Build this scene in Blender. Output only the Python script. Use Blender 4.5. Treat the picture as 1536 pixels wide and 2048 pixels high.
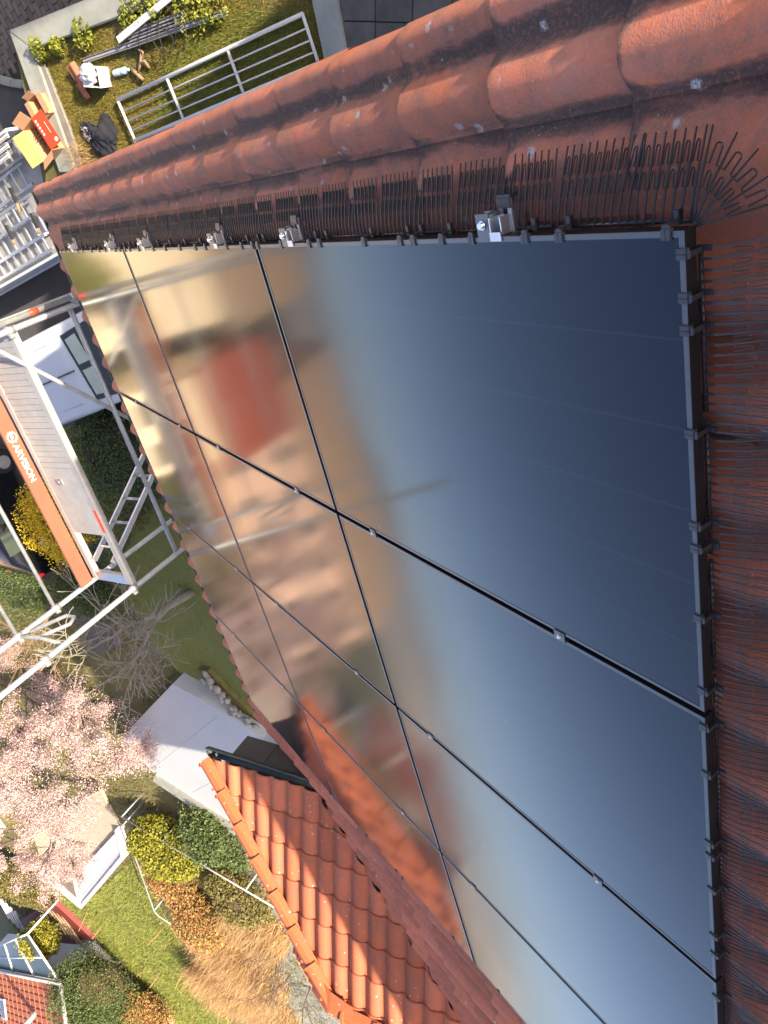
import bpy, bmesh, math, random
import numpy as np
from mathutils import Vector, Matrix
R = math.radians
random.seed(7)
rng = np.random.default_rng(7)
scene = bpy.context.scene
for o in list(bpy.data.objects):
    bpy.data.objects.remove(o)

# ------------------------------------------------------------------ camera
TH = R(26.0)                       # pitch of the main roof
ZR = 9.0                           # height of the ridge-side panel edge above the street
CAM = np.array([-0.2806, 0.2560, ZR + 1.3724])
CR = np.array([[0.23248355, 0.84551245, -0.48068712],      # image right
               [0.85695929, 0.0556593, 0.51236981],        # image down
               [0.45996976, -0.53104684, -0.71162987]])    # view direction
FPX = 1464.56                      # focal length in pixels of a 2048 px high picture
cd = bpy.data.cameras.new('camera')
cam = bpy.data.objects.new('camera', cd)
scene.collection.objects.link(cam)
cd.sensor_fit = 'VERTICAL'
cd.sensor_height = 36.0
cd.sensor_width = 27.0
cd.lens = FPX / 2048 * 36
cd.clip_start = 0.02
cd.clip_end = 3000
mw = Matrix.Identity(4)
for i in range(3):
    mw[i][0] = CR[0][i]
    mw[i][1] = -CR[1][i]
    mw[i][2] = -CR[2][i]
    mw[i][3] = CAM[i]
cam.matrix_world = mw
scene.camera = cam
scene.render.resolution_x = 768
scene.render.resolution_y = 1024

# ------------------------------------------------------------------ daylight
SUN = Vector((-0.30, 1.0, 0.424)).normalized()             # towards the sun
EL = math.asin(SUN.z)
AZ = math.atan2(SUN.x, SUN.y)
world = bpy.data.worlds.new('World')
scene.world = world
world.use_nodes = True
wn = world.node_tree
bgn = wn.nodes['Background']
sky = wn.nodes.new('ShaderNodeTexSky')
sky.sky_type = 'NISHITA'
sky.sun_disc = False
sky.sun_elevation = EL
sky.sun_rotation = AZ % (2 * math.pi)
sky.air_density = 0.42
sky.dust_density = 1.4
sky.ozone_density = 1.8
wbm = wn.nodes.new('ShaderNodeMix')                        # camera white balance set for open shade
wbm.data_type = 'RGBA'
wbm.blend_type = 'MULTIPLY'
wbm.inputs[0].default_value = 1.0
wbm.inputs[7].default_value = (1.20, 1.04, .90, 1)
wn.links.new(sky.outputs[0], wbm.inputs[6])
wn.links.new(wbm.outputs[2], bgn.inputs[0])
bgn.inputs[1].default_value = 0.15
sd = bpy.data.lights.new('sun', 'SUN')
sd.energy = 4.0
sd.angle = R(0.53)
sd.color = (1.0, 0.84, 0.62)
sun = bpy.data.objects.new('sun', sd)
scene.collection.objects.link(sun)
sun.rotation_euler = SUN.to_track_quat('Z', 'Y').to_euler()
sun.location = (0, 0, 40)
vs = scene.view_settings
vs.view_transform = 'Standard'
vs.look = 'None'
vs.exposure = 1.85
vs.gamma = 1.0

# ------------------------------------------------------------------ helpers
COL = scene.collection


def ray(u, v):
    r = CR.T @ np.array([u - 768, v - 1024, FPX])
    return r / np.linalg.norm(r)


def PZ(u, v, z):
    """the spot at height z that a picture measurement points at"""
    r = ray(u, v)
    return Vector(CAM + r * (z - CAM[2]) / r[2])


def PY(u, v, y):
    r = ray(u, v)
    return Vector(CAM + r * (y - CAM[1]) / r[1])


CT, ST = math.cos(TH), math.sin(TH)


def RP(x, s, h=0.0):
    """main roof: x along the eaves, s metres down the slope, h above the panels"""
    return Vector((x, -s * CT - h * ST, ZR - s * ST + h * CT))


def roof_m(x, s, h=0.0):
    m = Matrix.Identity(4)
    for i, c in enumerate(((1, 0, 0), (0, CT, ST), (0, -ST, CT))):
        for k in range(3):
            m[k][i] = c[k]
    p = RP(x, s, h)
    for k in range(3):
        m[k][3] = p[k]
    return m


def frame_m(p, ax, ay, az):
    m = Matrix.Identity(4)
    for i, c in enumerate((ax, ay, az)):
        for k in range(3):
            m[k][i] = c[k]
    for k in range(3):
        m[k][3] = p[k]
    return m


class MB:
    """collects shapes and links them as one mesh object"""

    def __init__(self):
        self.v, self.f, self.s = [], [], []

    def add(self, vs_, fs_, smooth=False):
        b = len(self.v)
        self.v += [tuple(p) for p in vs_]
        for f in fs_:
            self.f.append(tuple(b + i for i in f))
            self.s.append(smooth)
        return self

    def box(self, a, b, m=None):
        x0, y0, z0 = a
        x1, y1, z1 = b
        vs_ = [Vector(p) for p in ((x0, y0, z0), (x1, y0, z0), (x1, y1, z0), (x0, y1, z0),
                                   (x0, y0, z1), (x1, y0, z1), (x1, y1, z1), (x0, y1, z1))]
        if m is not None:
            vs_ = [m @ p for p in vs_]
        return self.add(vs_, [(0, 3, 2, 1), (4, 5, 6, 7), (0, 1, 5, 4), (1, 2, 6, 5), (2, 3, 7, 6), (3, 0, 4, 7)])

    def cbox(self, c, d, m=None):
        return self.box([c[i] - d[i] / 2 for i in range(3)], [c[i] + d[i] / 2 for i in range(3)], m)

    def tube(self, pts, r, n=8, cap=True):
        pts = [Vector(p) for p in pts]
        k = len(pts)
        rr = r if hasattr(r, '__len__') else [r] * k
        rings = []
        up = None
        for i, p in enumerate(pts):
            d = (pts[min(i + 1, k - 1)] - pts[max(i - 1, 0)])
            d = d.normalized() if d.length > 1e-9 else Vector((0, 0, 1))
            if up is None:
                a = Vector((0, 0, 1)) if abs(d.z) < .9 else Vector((1, 0, 0))
                up = (a - d * a.dot(d)).normalized()
            else:
                up = up - d * up.dot(d)
                up = up.normalized() if up.length > 1e-6 else d.orthogonal().normalized()
            w = d.cross(up)
            rings.append([p + (up * math.cos(2 * math.pi * j / n) + w * math.sin(2 * math.pi * j / n)) * rr[i] for j in range(n)])
        b = len(self.v)
        for g in rings:
            self.v += [tuple(q) for q in g]
        for i in range(k - 1):
            for j in range(n):
                self.f.append((b + i * n + j, b + i * n + (j + 1) % n, b + (i + 1) * n + (j + 1) % n, b + (i + 1) * n + j))
                self.s.append(n > 4)
        if cap:
            self.f.append(tuple(b + j for j in reversed(range(n))))
            self.s.append(False)
            self.f.append(tuple(b + (k - 1) * n + j for j in range(n)))
            self.s.append(False)
        return self

    def prism(self, poly, a, b, m=None):
        """poly of (p,q) pairs extruded from a to b: p,q -> x? uses local (x=extrude, y=p, z=q)"""
        n = len(poly)
        vs_ = [Vector((a, p, q)) for p, q in poly] + [Vector((b, p, q)) for p, q in poly]
        if m is not None:
            vs_ = [m @ p for p in vs_]
        fs_ = [tuple(range(n)), tuple(reversed(range(n, 2 * n)))]
        for i in range(n):
            j = (i + 1) % n
            fs_.append((j, i, n + i, n + j))
        return self.add(vs_, fs_)

    def slab(self, poly, z0, z1):
        """plan polygon of (x,y) pairs from z0 to z1"""
        n = len(poly)
        area = sum(poly[i][0] * poly[(i + 1) % n][1] - poly[(i + 1) % n][0] * poly[i][1] for i in range(n))
        if area < 0:
            poly = list(reversed(poly))
        vs_ = [(x, y, z0) for x, y in poly] + [(x, y, z1) for x, y in poly]
        fs_ = [tuple(reversed(range(n))), tuple(range(n, 2 * n))]
        for i in range(n):
            j = (i + 1) % n
            fs_.append((i, j, n + j, n + i))
        return self.add(vs_, fs_)

    def loft(self, secs, smooth=True, m=None):
        n = len(secs[0])
        vs_ = [Vector(p) for s in secs for p in s]
        if m is not None:
            vs_ = [m @ p for p in vs_]
        fs_ = []
        for i in range(len(secs) - 1):
            for j in range(n):
                fs_.append((i * n + j, i * n + (j + 1) % n, (i + 1) * n + (j + 1) % n, (i + 1) * n + j))
        self.add(vs_, fs_, smooth)
        b = len(self.v) - len(vs_)
        self.f.append(tuple(b + j for j in reversed(range(n))))
        self.f.append(tuple(b + (len(secs) - 1) * n + j for j in range(n)))
        self.s += [False, False]
        return self

    def mesh(self, name, mat=None):
        me = bpy.data.meshes.new(name)
        me.from_pydata(self.v, [], self.f)
        me.polygons.foreach_set('use_smooth', self.s)
        if mat:
            me.materials.append(mat)
        me.update()
        return me

    def build(self, name, mat, parent=None, bevel=0):
        me = self.mesh(name, mat)
        if bevel:
            bm = bmesh.new()
            bm.from_mesh(me)
            bmesh.ops.remove_doubles(bm, verts=bm.verts, dist=1e-5)
            ed = [e for e in bm.edges if len(e.link_faces) == 2 and e.calc_face_angle(0) > R(35)]
            bmesh.ops.bevel(bm, geom=ed, offset=bevel, segments=2, affect='EDGES', clamp_overlap=True)
            bmesh.ops.recalc_face_normals(bm, faces=bm.faces)
            bm.to_mesh(me)
            bm.free()
        return link(name, me, parent)


def link(name, me, parent=None, m=None):
    o = bpy.data.objects.new(name, me)
    COL.objects.link(o)
    if parent is not None:
        o.parent = parent
    if m is not None:
        o.matrix_basis = m
    return o


def empty(name, loc=(0, 0, 0)):
    """an Empty at the origin keeps every part in world metres"""
    o = bpy.data.objects.new(name, None)
    o.empty_display_size = .1
    COL.objects.link(o)
    return o


def tag(o, label=None, cat=None, group=None, kind=None):
    if label:
        o['label'] = label
    if cat:
        o['category'] = cat
    if group:
        o['group'] = group
    if kind:
        o['kind'] = kind
    return o


# ------------------------------------------------------------------ materials
def nodes_of(name):
    m = bpy.data.materials.new(name)
    m.use_nodes = True
    return m, m.node_tree, m.node_tree.nodes['Principled BSDF']


def N(nt, kind, **kw):
    n = nt.nodes.new(kind)
    for k, v in kw.items():
        if k in n.inputs:
            n.inputs[k].default_value = v
        else:
            setattr(n, k, v)
    return n


def ramp(nt, fac, stops):
    r = nt.nodes.new('ShaderNodeValToRGB')
    e = r.color_ramp.elements
    while len(e) > 1:
        e.remove(e[0])
    e[0].position = stops[0][0]
    e[0].color = stops[0][1]
    for p, c in stops[1:]:
        x = e.new(p)
        x.color = c
    nt.links.new(fac, r.inputs[0])
    return r


def c4(c):
    return (c[0], c[1], c[2], 1)


BW = lambda a: (a, a, a, 1)


def mixc(nt, fac, a, b):
    m = nt.nodes.new('ShaderNodeMix')
    m.data_type = 'RGBA'
    for s, i in ((fac, 0), (a, 6), (b, 7)):
        if hasattr(s, 'links'):
            nt.links.new(s, m.inputs[i])
        else:
            m.inputs[i].default_value = s
    return m.outputs[2]


def bump(nt, p, h, strength, dist=.01):
    b = N(nt, 'ShaderNodeBump', Strength=strength, Distance=dist)
    nt.links.new(h, b.inputs['Height'])
    nt.links.new(b.outputs[0], p.inputs['Normal'])


def simple(name, col, rough=.6, metal=0., col2=None, scale=4., amt=.5, bmp=0., bscale=60., spec=.5, bdist=.01, rand=0.):
    m, nt, p = nodes_of(name)
    p.inputs['Roughness'].default_value = rough
    p.inputs['Metallic'].default_value = metal
    p.inputs['Specular IOR Level'].default_value = spec
    g = nt.nodes.new('ShaderNodeNewGeometry')
    if col2 is None:
        col2 = tuple(c * .8 for c in col)
    n1 = N(nt, 'ShaderNodeTexNoise', Scale=scale, Detail=6., Roughness=.65)
    nt.links.new(g.outputs['Position'], n1.inputs['Vector'])
    r = ramp(nt, n1.outputs[0], [(.5 - .25 / max(amt, .01) * .5, BW(0)), (.5 + .25 / max(amt, .01) * .5, BW(1))])
    out = mixc(nt, r.outputs[0], c4(col), c4(col2))
    if rand:
        oi = nt.nodes.new('ShaderNodeObjectInfo')
        hs = nt.nodes.new('ShaderNodeHueSaturation')
        mr = N(nt, 'ShaderNodeMapRange')
        mr.inputs[3].default_value = 1 - rand
        mr.inputs[4].default_value = 1 + rand
        nt.links.new(oi.outputs['Random'], mr.inputs[0])
        nt.links.new(mr.outputs[0], hs.inputs['Value'])
        nt.links.new(out, hs.inputs['Color'])
        out = hs.outputs[0]
    nt.links.new(out, p.inputs['Base Color'])
    if bmp:
        n2 = N(nt, 'ShaderNodeTexNoise', Scale=bscale, Detail=4.)
        nt.links.new(g.outputs['Position'], n2.inputs['Vector'])
        bump(nt, p, n2.outputs[0], bmp, bdist)
    return m


def leafmat(name, stops, rough=.55, trans=.25):
    m, nt, p = nodes_of(name)
    g = nt.nodes.new('ShaderNodeNewGeometry')
    k = len(stops)
    r = ramp(nt, g.outputs['Random Per Island'], [(i / max(k - 1, 1), c4(c)) for i, c in enumerate(stops)])
    nt.links.new(r.outputs[0], p.inputs['Base Color'])
    p.inputs['Roughness'].default_value = rough
    p.inputs['Specular IOR Level'].default_value = .25
    if trans:
        tr = nt.nodes.new('ShaderNodeBsdfTranslucent')
        nt.links.new(r.outputs[0], tr.inputs[0])
        mx = nt.nodes.new('ShaderNodeMixShader')
        mx.inputs[0].default_value = trans
        nt.links.new(p.outputs[0], mx.inputs[1])
        nt.links.new(tr.outputs[0], mx.inputs[2])
        nt.links.new(mx.outputs[0], nt.nodes['Material Output'].inputs[0])
    return m


def tilemat(name, c_a, c_b, dark=.5, spots=.5, rand=.12, moss=.0, film=.75):
    """fired clay: two clay tones, black algae, grey lichen discs, white specks"""
    m, nt, p = nodes_of(name)
    g = nt.nodes.new('ShaderNodeNewGeometry')
    pos = g.outputs['Position']
    L = nt.links.new

    def noise(sc, det=5., ro=.6, dist=0.):
        n = N(nt, 'ShaderNodeTexNoise', Scale=sc, Detail=det, Roughness=ro, Distortion=dist)
        L(pos, n.inputs['Vector'])
        return n.outputs[0]
    col = mixc(nt, ramp(nt, noise(7., 8., .7), [(.35, BW(0)), (.65, BW(1))]).outputs[0], c4(c_a), c4(c_b))
    # weathered, paler grain
    col = mixc(nt, ramp(nt, noise(150., 3.), [(.5, BW(0)), (.75, BW(.45))]).outputs[0], col, (.42, .27, .21, 1))
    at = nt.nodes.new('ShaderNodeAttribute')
    at.attribute_name = 'dirt_lip_shade'
    # grey-brown weathering film, grainy, heavier where water runs and at the painted lip shade
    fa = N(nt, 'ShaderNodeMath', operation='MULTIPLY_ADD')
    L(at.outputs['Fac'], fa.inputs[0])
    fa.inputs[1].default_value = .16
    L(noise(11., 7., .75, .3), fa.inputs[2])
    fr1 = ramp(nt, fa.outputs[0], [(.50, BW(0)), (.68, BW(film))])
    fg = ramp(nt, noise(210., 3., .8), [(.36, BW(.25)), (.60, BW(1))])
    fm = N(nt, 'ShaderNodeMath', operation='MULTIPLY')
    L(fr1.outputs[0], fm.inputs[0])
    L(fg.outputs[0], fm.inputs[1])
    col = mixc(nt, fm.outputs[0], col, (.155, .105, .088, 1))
    # black algae in the troughs, painted shade line at the lips, ragged edge
    mul = N(nt, 'ShaderNodeMath', operation='MULTIPLY')
    mp = nt.nodes.new('ShaderNodeMapping')
    mp.inputs['Scale'].default_value = (1, .38, .38)        # streaks run down the slope
    L(pos, mp.inputs[0])
    nzn = N(nt, 'ShaderNodeTexNoise', Scale=13., Detail=9., Roughness=.72, Distortion=.3)
    L(mp.outputs[0], nzn.inputs['Vector'])
    oi0 = nt.nodes.new('ShaderNodeObjectInfo')
    orr = N(nt, 'ShaderNodeMapRange')
    orr.inputs[3].default_value = -.14
    orr.inputs[4].default_value = .16
    L(oi0.outputs['Random'], orr.inputs[0])
    nza = N(nt, 'ShaderNodeMath', operation='ADD')
    L(nzn.outputs[0], nza.inputs[0])
    L(orr.outputs[0], nza.inputs[1])
    nz = nza.outputs[0]
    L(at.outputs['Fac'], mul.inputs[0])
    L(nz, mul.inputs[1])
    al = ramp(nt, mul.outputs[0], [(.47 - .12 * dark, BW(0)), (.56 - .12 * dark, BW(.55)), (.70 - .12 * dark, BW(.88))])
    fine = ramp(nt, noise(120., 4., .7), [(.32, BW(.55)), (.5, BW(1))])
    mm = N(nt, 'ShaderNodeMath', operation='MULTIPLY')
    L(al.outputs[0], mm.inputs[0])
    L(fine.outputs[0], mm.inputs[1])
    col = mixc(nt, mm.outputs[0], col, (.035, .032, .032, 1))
    if moss:
        mo = ramp(nt, noise(5., 6., .7), [(.58, BW(0)), (.66, BW(moss))])
        col = mixc(nt, mo.outputs[0], col, (.05, .045, .02, 1))
    # grey lichen discs
    if spots:
        v = N(nt, 'ShaderNodeTexVoronoi', Scale=15.)
        v.inputs['Randomness'].default_value = 1.
        wv = nt.nodes.new('ShaderNodeVectorMath')
        wv.operation = 'ADD'
        nn = N(nt, 'ShaderNodeTexNoise', Scale=60., Detail=2.)
        L(pos, nn.inputs['Vector'])
        sc = nt.nodes.new('ShaderNodeVectorMath')
        sc.operation = 'SCALE'
        sc.inputs['Scale'].default_value = .022
        L(nn.outputs[1], sc.inputs[0])
        L(pos, wv.inputs[0])
        L(sc.outputs[0], wv.inputs[1])
        L(wv.outputs[0], v.inputs['Vector'])
        d = ramp(nt, v.outputs['Distance'], [(.10, BW(1)), (.19, BW(0))])
        sel = nt.nodes.new('ShaderNodeSeparateColor')
        L(v.outputs['Color'], sel.inputs[0])
        pick = ramp(nt, sel.outputs[0], [(.62 - .1 * spots, BW(0)), (.64 - .1 * spots, BW(1))])
        pm = N(nt, 'ShaderNodeMath', operation='MULTIPLY')
        L(d.outputs[0], pm.inputs[0])
        L(pick.outputs[0], pm.inputs[1])
        gr = ramp(nt, noise(190., 2.), [(.38, BW(.15)), (.54, BW(.95))])
        pm2 = N(nt, 'ShaderNodeMath', operation='MULTIPLY')
        L(pm.outputs[0], pm2.inputs[0])
        L(gr.outputs[0], pm2.inputs[1])
        col = mixc(nt, pm2.outputs[0], col, (.42, .43, .42, 1))
        v2 = N(nt, 'ShaderNodeTexVoronoi', Scale=95.)
        L(pos, v2.inputs['Vector'])
        d2 = ramp(nt, v2.outputs['Distance'], [(.12, BW(1)), (.2, BW(0))])
        where = ramp(nt, noise(4.5, 4.), [(.52, BW(0)), (.66, BW(1))])
        pm3 = N(nt, 'ShaderNodeMath', operation='MULTIPLY')
        L(d2.outputs[0], pm3.inputs[0])
        L(where.outputs[0], pm3.inputs[1])
        sel2 = nt.nodes.new('ShaderNodeSeparateColor')
        L(v2.outputs['Color'], sel2.inputs[0])
        pk2 = ramp(nt, sel2.outputs[1], [(.55, BW(0)), (.6, BW(1))])
        pm4 = N(nt, 'ShaderNodeMath', operation='MULTIPLY')
        L(pm3.outputs[0], pm4.inputs[0])
        L(pk2.outputs[0], pm4.inputs[1])
        col = mixc(nt, pm4.outputs[0], col, (.55, .45, .40, 1))
    oi = nt.nodes.new('ShaderNodeObjectInfo')
    mr = N(nt, 'ShaderNodeMapRange')
    mr.inputs[3].default_value = 1 - rand
    mr.inputs[4].default_value = 1 + rand
    L(oi.outputs['Random'], mr.inputs[0])
    hs = nt.nodes.new('ShaderNodeHueSaturation')
    L(mr.outputs[0], hs.inputs['Value'])
    L(col, hs.inputs['Color'])
    L(hs.outputs[0], p.inputs['Base Color'])
    p.inputs['Roughness'].default_value = .72
    p.inputs['Specular IOR Level'].default_value = .35
    add = N(nt, 'ShaderNodeMath', operation='ADD')
    L(noise(45., 4.), add.inputs[0])
    L(noise(260., 2.), add.inputs[1])
    bump(nt, p, add.outputs[0], .4, .002)
    return m


M = {}
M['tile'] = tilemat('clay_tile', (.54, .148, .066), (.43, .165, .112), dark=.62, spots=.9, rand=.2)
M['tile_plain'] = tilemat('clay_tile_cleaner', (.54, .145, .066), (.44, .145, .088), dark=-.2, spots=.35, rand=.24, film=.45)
M['tile_wing'] = tilemat('clay_tile_pink', (.49, .125, .048), (.39, .118, .064), dark=-.3, spots=.35, rand=.24, film=.4)
M['tile_hip'] = tilemat('clay_hip_tile', (.42, .098, .028), (.37, .098, .034), dark=-.8, spots=.35, rand=.06, film=.15)
M['deck'] = simple('roof_underlay', (.045, .03, .025), .9)
M['frame'] = simple('anodised_frame', (.125, .128, .135), .36, .85, (.15, .15, .155), 30., .4)
M['frameside'] = simple('black_anodised', (.012, .012, .013), .45, .3)
M['plastic'] = simple('black_plastic', (.018, .018, .02), .38, 0., (.03, .03, .032), 20.)
M['plastic_highlight'] = simple('clip_top_highlight', (.04, .042, .05), .35, 0., (.055, .058, .065), 20.)  # slate-blue highlight on the black clip's top, painted as lighter plastic
M['tine'] = simple('spike_wire', (.06, .048, .044), .36, 0., (.08, .066, .06), 15., spec=.5)
M['tine_shaded'] = simple('shaded_spike_wire', (.022, .018, .017), .45, 0., (.03, .025, .023), 15., spec=.35)  # same wire, the weaker light on the verge side painted in darker
M['alu'] = simple('raw_aluminium', (.62, .63, .64), .34, .9, (.5, .51, .53), 25., .5)
M['alu_dull'] = simple('dull_aluminium', (.42, .42, .415), .55, .35, (.34, .335, .33), 9., .6, .1, 40.)
M['steel'] = simple('stainless_bolt', (.7, .7, .7), .25, 1.)
M['galv'] = simple('galvanised_steel', (.50, .51, .51), .48, .55, (.36, .37, .37), 14., .7, .12, 60.)
M['zinc'] = simple('weathered_gutter', (.075, .095, .09), .5, .35, (.045, .055, .05), 7., .6, .1, 40.)
M['gutter_in'] = simple('gutter_dirt', (.02, .022, .02), .9)
M['render'] = simple('white_render', (.74, .73, .70), .9, 0., (.66, .65, .62), 2., .4, .2, 120.)
M['slate'] = simple('dark_cladding', (.035, .032, .03), .55, 0., (.06, .052, .045), 6., .5, .15, 50., rand=.2)
M['wood_red'] = simple('orange_plywood', (.27, .092, .05), .8, 0., (.19, .075, .045), 7., .6, .15, 50.)
M['paint_white'] = simple('white_paint', (.58, .58, .575), .5, 0., (.50, .50, .505), 3.)
M['red_tape'] = simple('red_sticker', (.72, .07, .02), .5)
M['white_print'] = simple('white_print', (.8, .8, .76), .7)
M['concrete'] = simple('concrete', (.33, .34, .31), .9, 0., (.22, .235, .21), 2.2, .7, .4, 90.)
M['concrete_d'] = simple('dark_concrete_slab', (.105, .10, .095), .92, 0., (.065, .063, .06), 5., .6, .4, 90., rand=.12)
M['asphalt'] = simple('asphalt', (.075, .075, .08), .93, 0., (.055, .055, .06), 3., .5, .5, 180., bdist=.006)
M['paver'] = simple('clay_paver', (.13, .105, .09), .9, 0., (.09, .075, .065), 10., .6, .4, 80., rand=.25)
M['joint'] = simple('joint_sand', (.035, .032, .028), .95)
M['soil'] = simple('mossy_ground', (.17, .13, .045), .95, 0., (.09, .09, .025), 5., .8, .5, 60., bdist=.03)
M['lawn'] = simple('lawn_ground', (.16, .19, .045), .95, 0., (.20, .19, .07), 1.5, .7, .5, 40., bdist=.03)
M['field'] = simple('meadow', (.11, .12, .04), .95, 0., (.16, .14, .065), .15, .6)
M['carwhite'] = simple('white_car_paint', (.50, .53, .56), .25, 0., (.47, .50, .54), 2., spec=.6)
M['cardark'] = simple('dark_car_paint', (.006, .007, .009), .2, 0., spec=.6)
M['carglass'] = simple('car_glass', (.012, .02, .025), .06, 0., spec=.7)
M['rubber'] = simple('tyre_rubber', (.015, .015, .015), .8)
M['redlight'] = simple('tail_light_red', (.55, .012, .02), .25)
M['visor'] = simple('sun_visor', (.34, .42, .38), .8)
M['card'] = simple('brown_cardboard', (.46, .25, .13), .85, 0., (.40, .22, .12), 6.)
M['card_in'] = simple('cardboard_inside', (.55, .31, .09), .85, 0., (.47, .26, .08), 6.)
M['card_red'] = simple('red_printed_card', (.70, .05, .015), .55)
M['bag'] = simple('white_plastic', (.75, .74, .71), .5)
M['bottle'] = simple('clear_blue_plastic', (.45, .62, .68), .12, 0., spec=.7)
M['jacket'] = simple('black_cloth', (.012, .012, .018), .9, 0., (.02, .02, .03), 9., .6, .4, 70., bdist=.01)
M['cloth_grey'] = simple('grey_cloth', (.28, .25, .25), .9)
M['wire'] = simple('black_cable', (.015, .014, .013), .5)
M['strapm'] = simple('dry_bark', (.30, .20, .12), .85, 0., (.2, .13, .08), 12.)
M['bark'] = simple('grey_bark', (.28, .25, .205), .9, 0., (.19, .17, .14), 9., .7, .5, 60.)
M['bark_d'] = simple('dark_bark', (.06, .045, .04), .9, 0., (.09, .07, .06), 9.)
M['timber'] = simple('old_timber', (.27, .19, .11), .85, 0., (.19, .14, .09), 6.)
M['stone'] = simple('edging_stone', (.28, .27, .25), .9, 0., (.19, .18, .165), 6., .7, .4, 40., rand=.2)
M['sheet'] = simple('white_roof_sheet', (.42, .44, .46), .6, 0., (.37, .4, .43), .8, .5)
M['gravel'] = simple('gravel', (.20, .16, .12), .95, 0., (.12, .1, .08), 25., .8, .8, 60., bdist=.02)
M['terrace'] = simple('beige_terrace', (.45, .39, .29), .85, 0., (.38, .33, .26), 2.)
M['brick'] = simple('orange_brick', (.40, .12, .06), .9, 0., (.32, .10, .055), 3., .6, .3, 30.)
M['redroof'] = simple('red_clay_roof', (.34, .075, .04), .85, 0., (.28, .07, .045), 2., .6)
M['redfloor'] = simple('dark_red_floor', (.16, .025, .022), .6)
M['beige'] = simple('beige_render', (.82, .70, .50), .9, 0., (.78, .67, .48), .6)
M['pinkwall'] = simple('salmon_render', (.74, .50, .38), .9, 0., (.70, .48, .37), .6)
M['houseglass'] = simple('window_glass', (.03, .04, .045), .05, 0., spec=.7)
M['conglass'] = simple('conservatory_glass', (.045, .06, .045), .35, 0., spec=.2)
M['mortar'] = simple('ridge_mortar', (.20, .19, .14), .95, 0., (.11, .12, .05), 30., .8)
M['dry'] = simple('dry_leaf', (.35, .2, .1), .8)
M['brownroof'] = simple('pale_brown_roof', (.44, .31, .20), .85, 0., (.38, .27, .18), 2., .6)
M['hill'] = simple('hazy_far_slope', (.33, .315, .30), .95, 0., (.40, .375, .35), .03, .7)  # greyed base colour paints in the distance haze
M['cherry_leaf'] = leafmat('cherry_blossom', [(.52, .34, .36), (.62, .47, .47), (.66, .55, .52), (.42, .25, .28), (.62, .50, .48), (.64, .53, .50), (.20, .15, .07), (.55, .38, .40)], .6, .3)
M['hedge_leaf'] = leafmat('hedge_leaf', [(.045, .07, .024), (.07, .105, .035), (.10, .13, .045), (.055, .085, .028)], .5, .1)
M['yellow_leaf'] = leafmat('forsythia_flower', [(.62, .42, .02), (.75, .55, .03), (.50, .36, .02), (.30, .24, .03)], .6, .2)
M['conifer_leaf'] = leafmat('conifer_sprig', [(.14, .16, .02), (.24, .24, .03), (.32, .29, .04), (.08, .10, .02)], .6, .2)
M['olive_leaf'] = leafmat('olive_leaf', [(.10, .11, .03), (.16, .15, .045), (.20, .15, .06), (.07, .08, .025)], .6, .2)
M['rust_leaf'] = leafmat('rusty_leaf', [(.33, .11, .04), (.30, .18, .07), (.40, .22, .09), (.19, .11, .05), (.38, .27, .09), (.24, .22, .06)], .6, .2)
M['lime_leaf'] = leafmat('lime_leaf', [(.17, .22, .02), (.25, .28, .04), (.30, .30, .05), (.10, .14, .02)], .55, .3)
M['reed_leaf'] = leafmat('dry_stem', [(.34, .24, .11), (.42, .31, .15), (.27, .17, .08), (.40, .20, .10), (.44, .34, .18)], .7, .1)
M['moss_blade'] = leafmat('mossy_grass', [(.24, .22, .035), (.17, .18, .03), (.32, .25, .055), (.12, .13, .03), (.34, .21, .06), (.21, .24, .035)], .7, .25)
M['grass_blade'] = leafmat('lawn_blade', [(.17, .22, .04), (.22, .27, .055), (.27, .28, .08), (.13, .17, .04)], .6, .25)
BASES = []


def empty(name, loc=(0, 0, 0)):
    """an Empty; its parts are made in world metres and moved under it at the end"""
    o = bpy.data.objects.new(name, None)
    o.empty_display_size = .1
    COL.objects.link(o)
    BASES.append((o, Vector(loc)))
    return o


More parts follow.
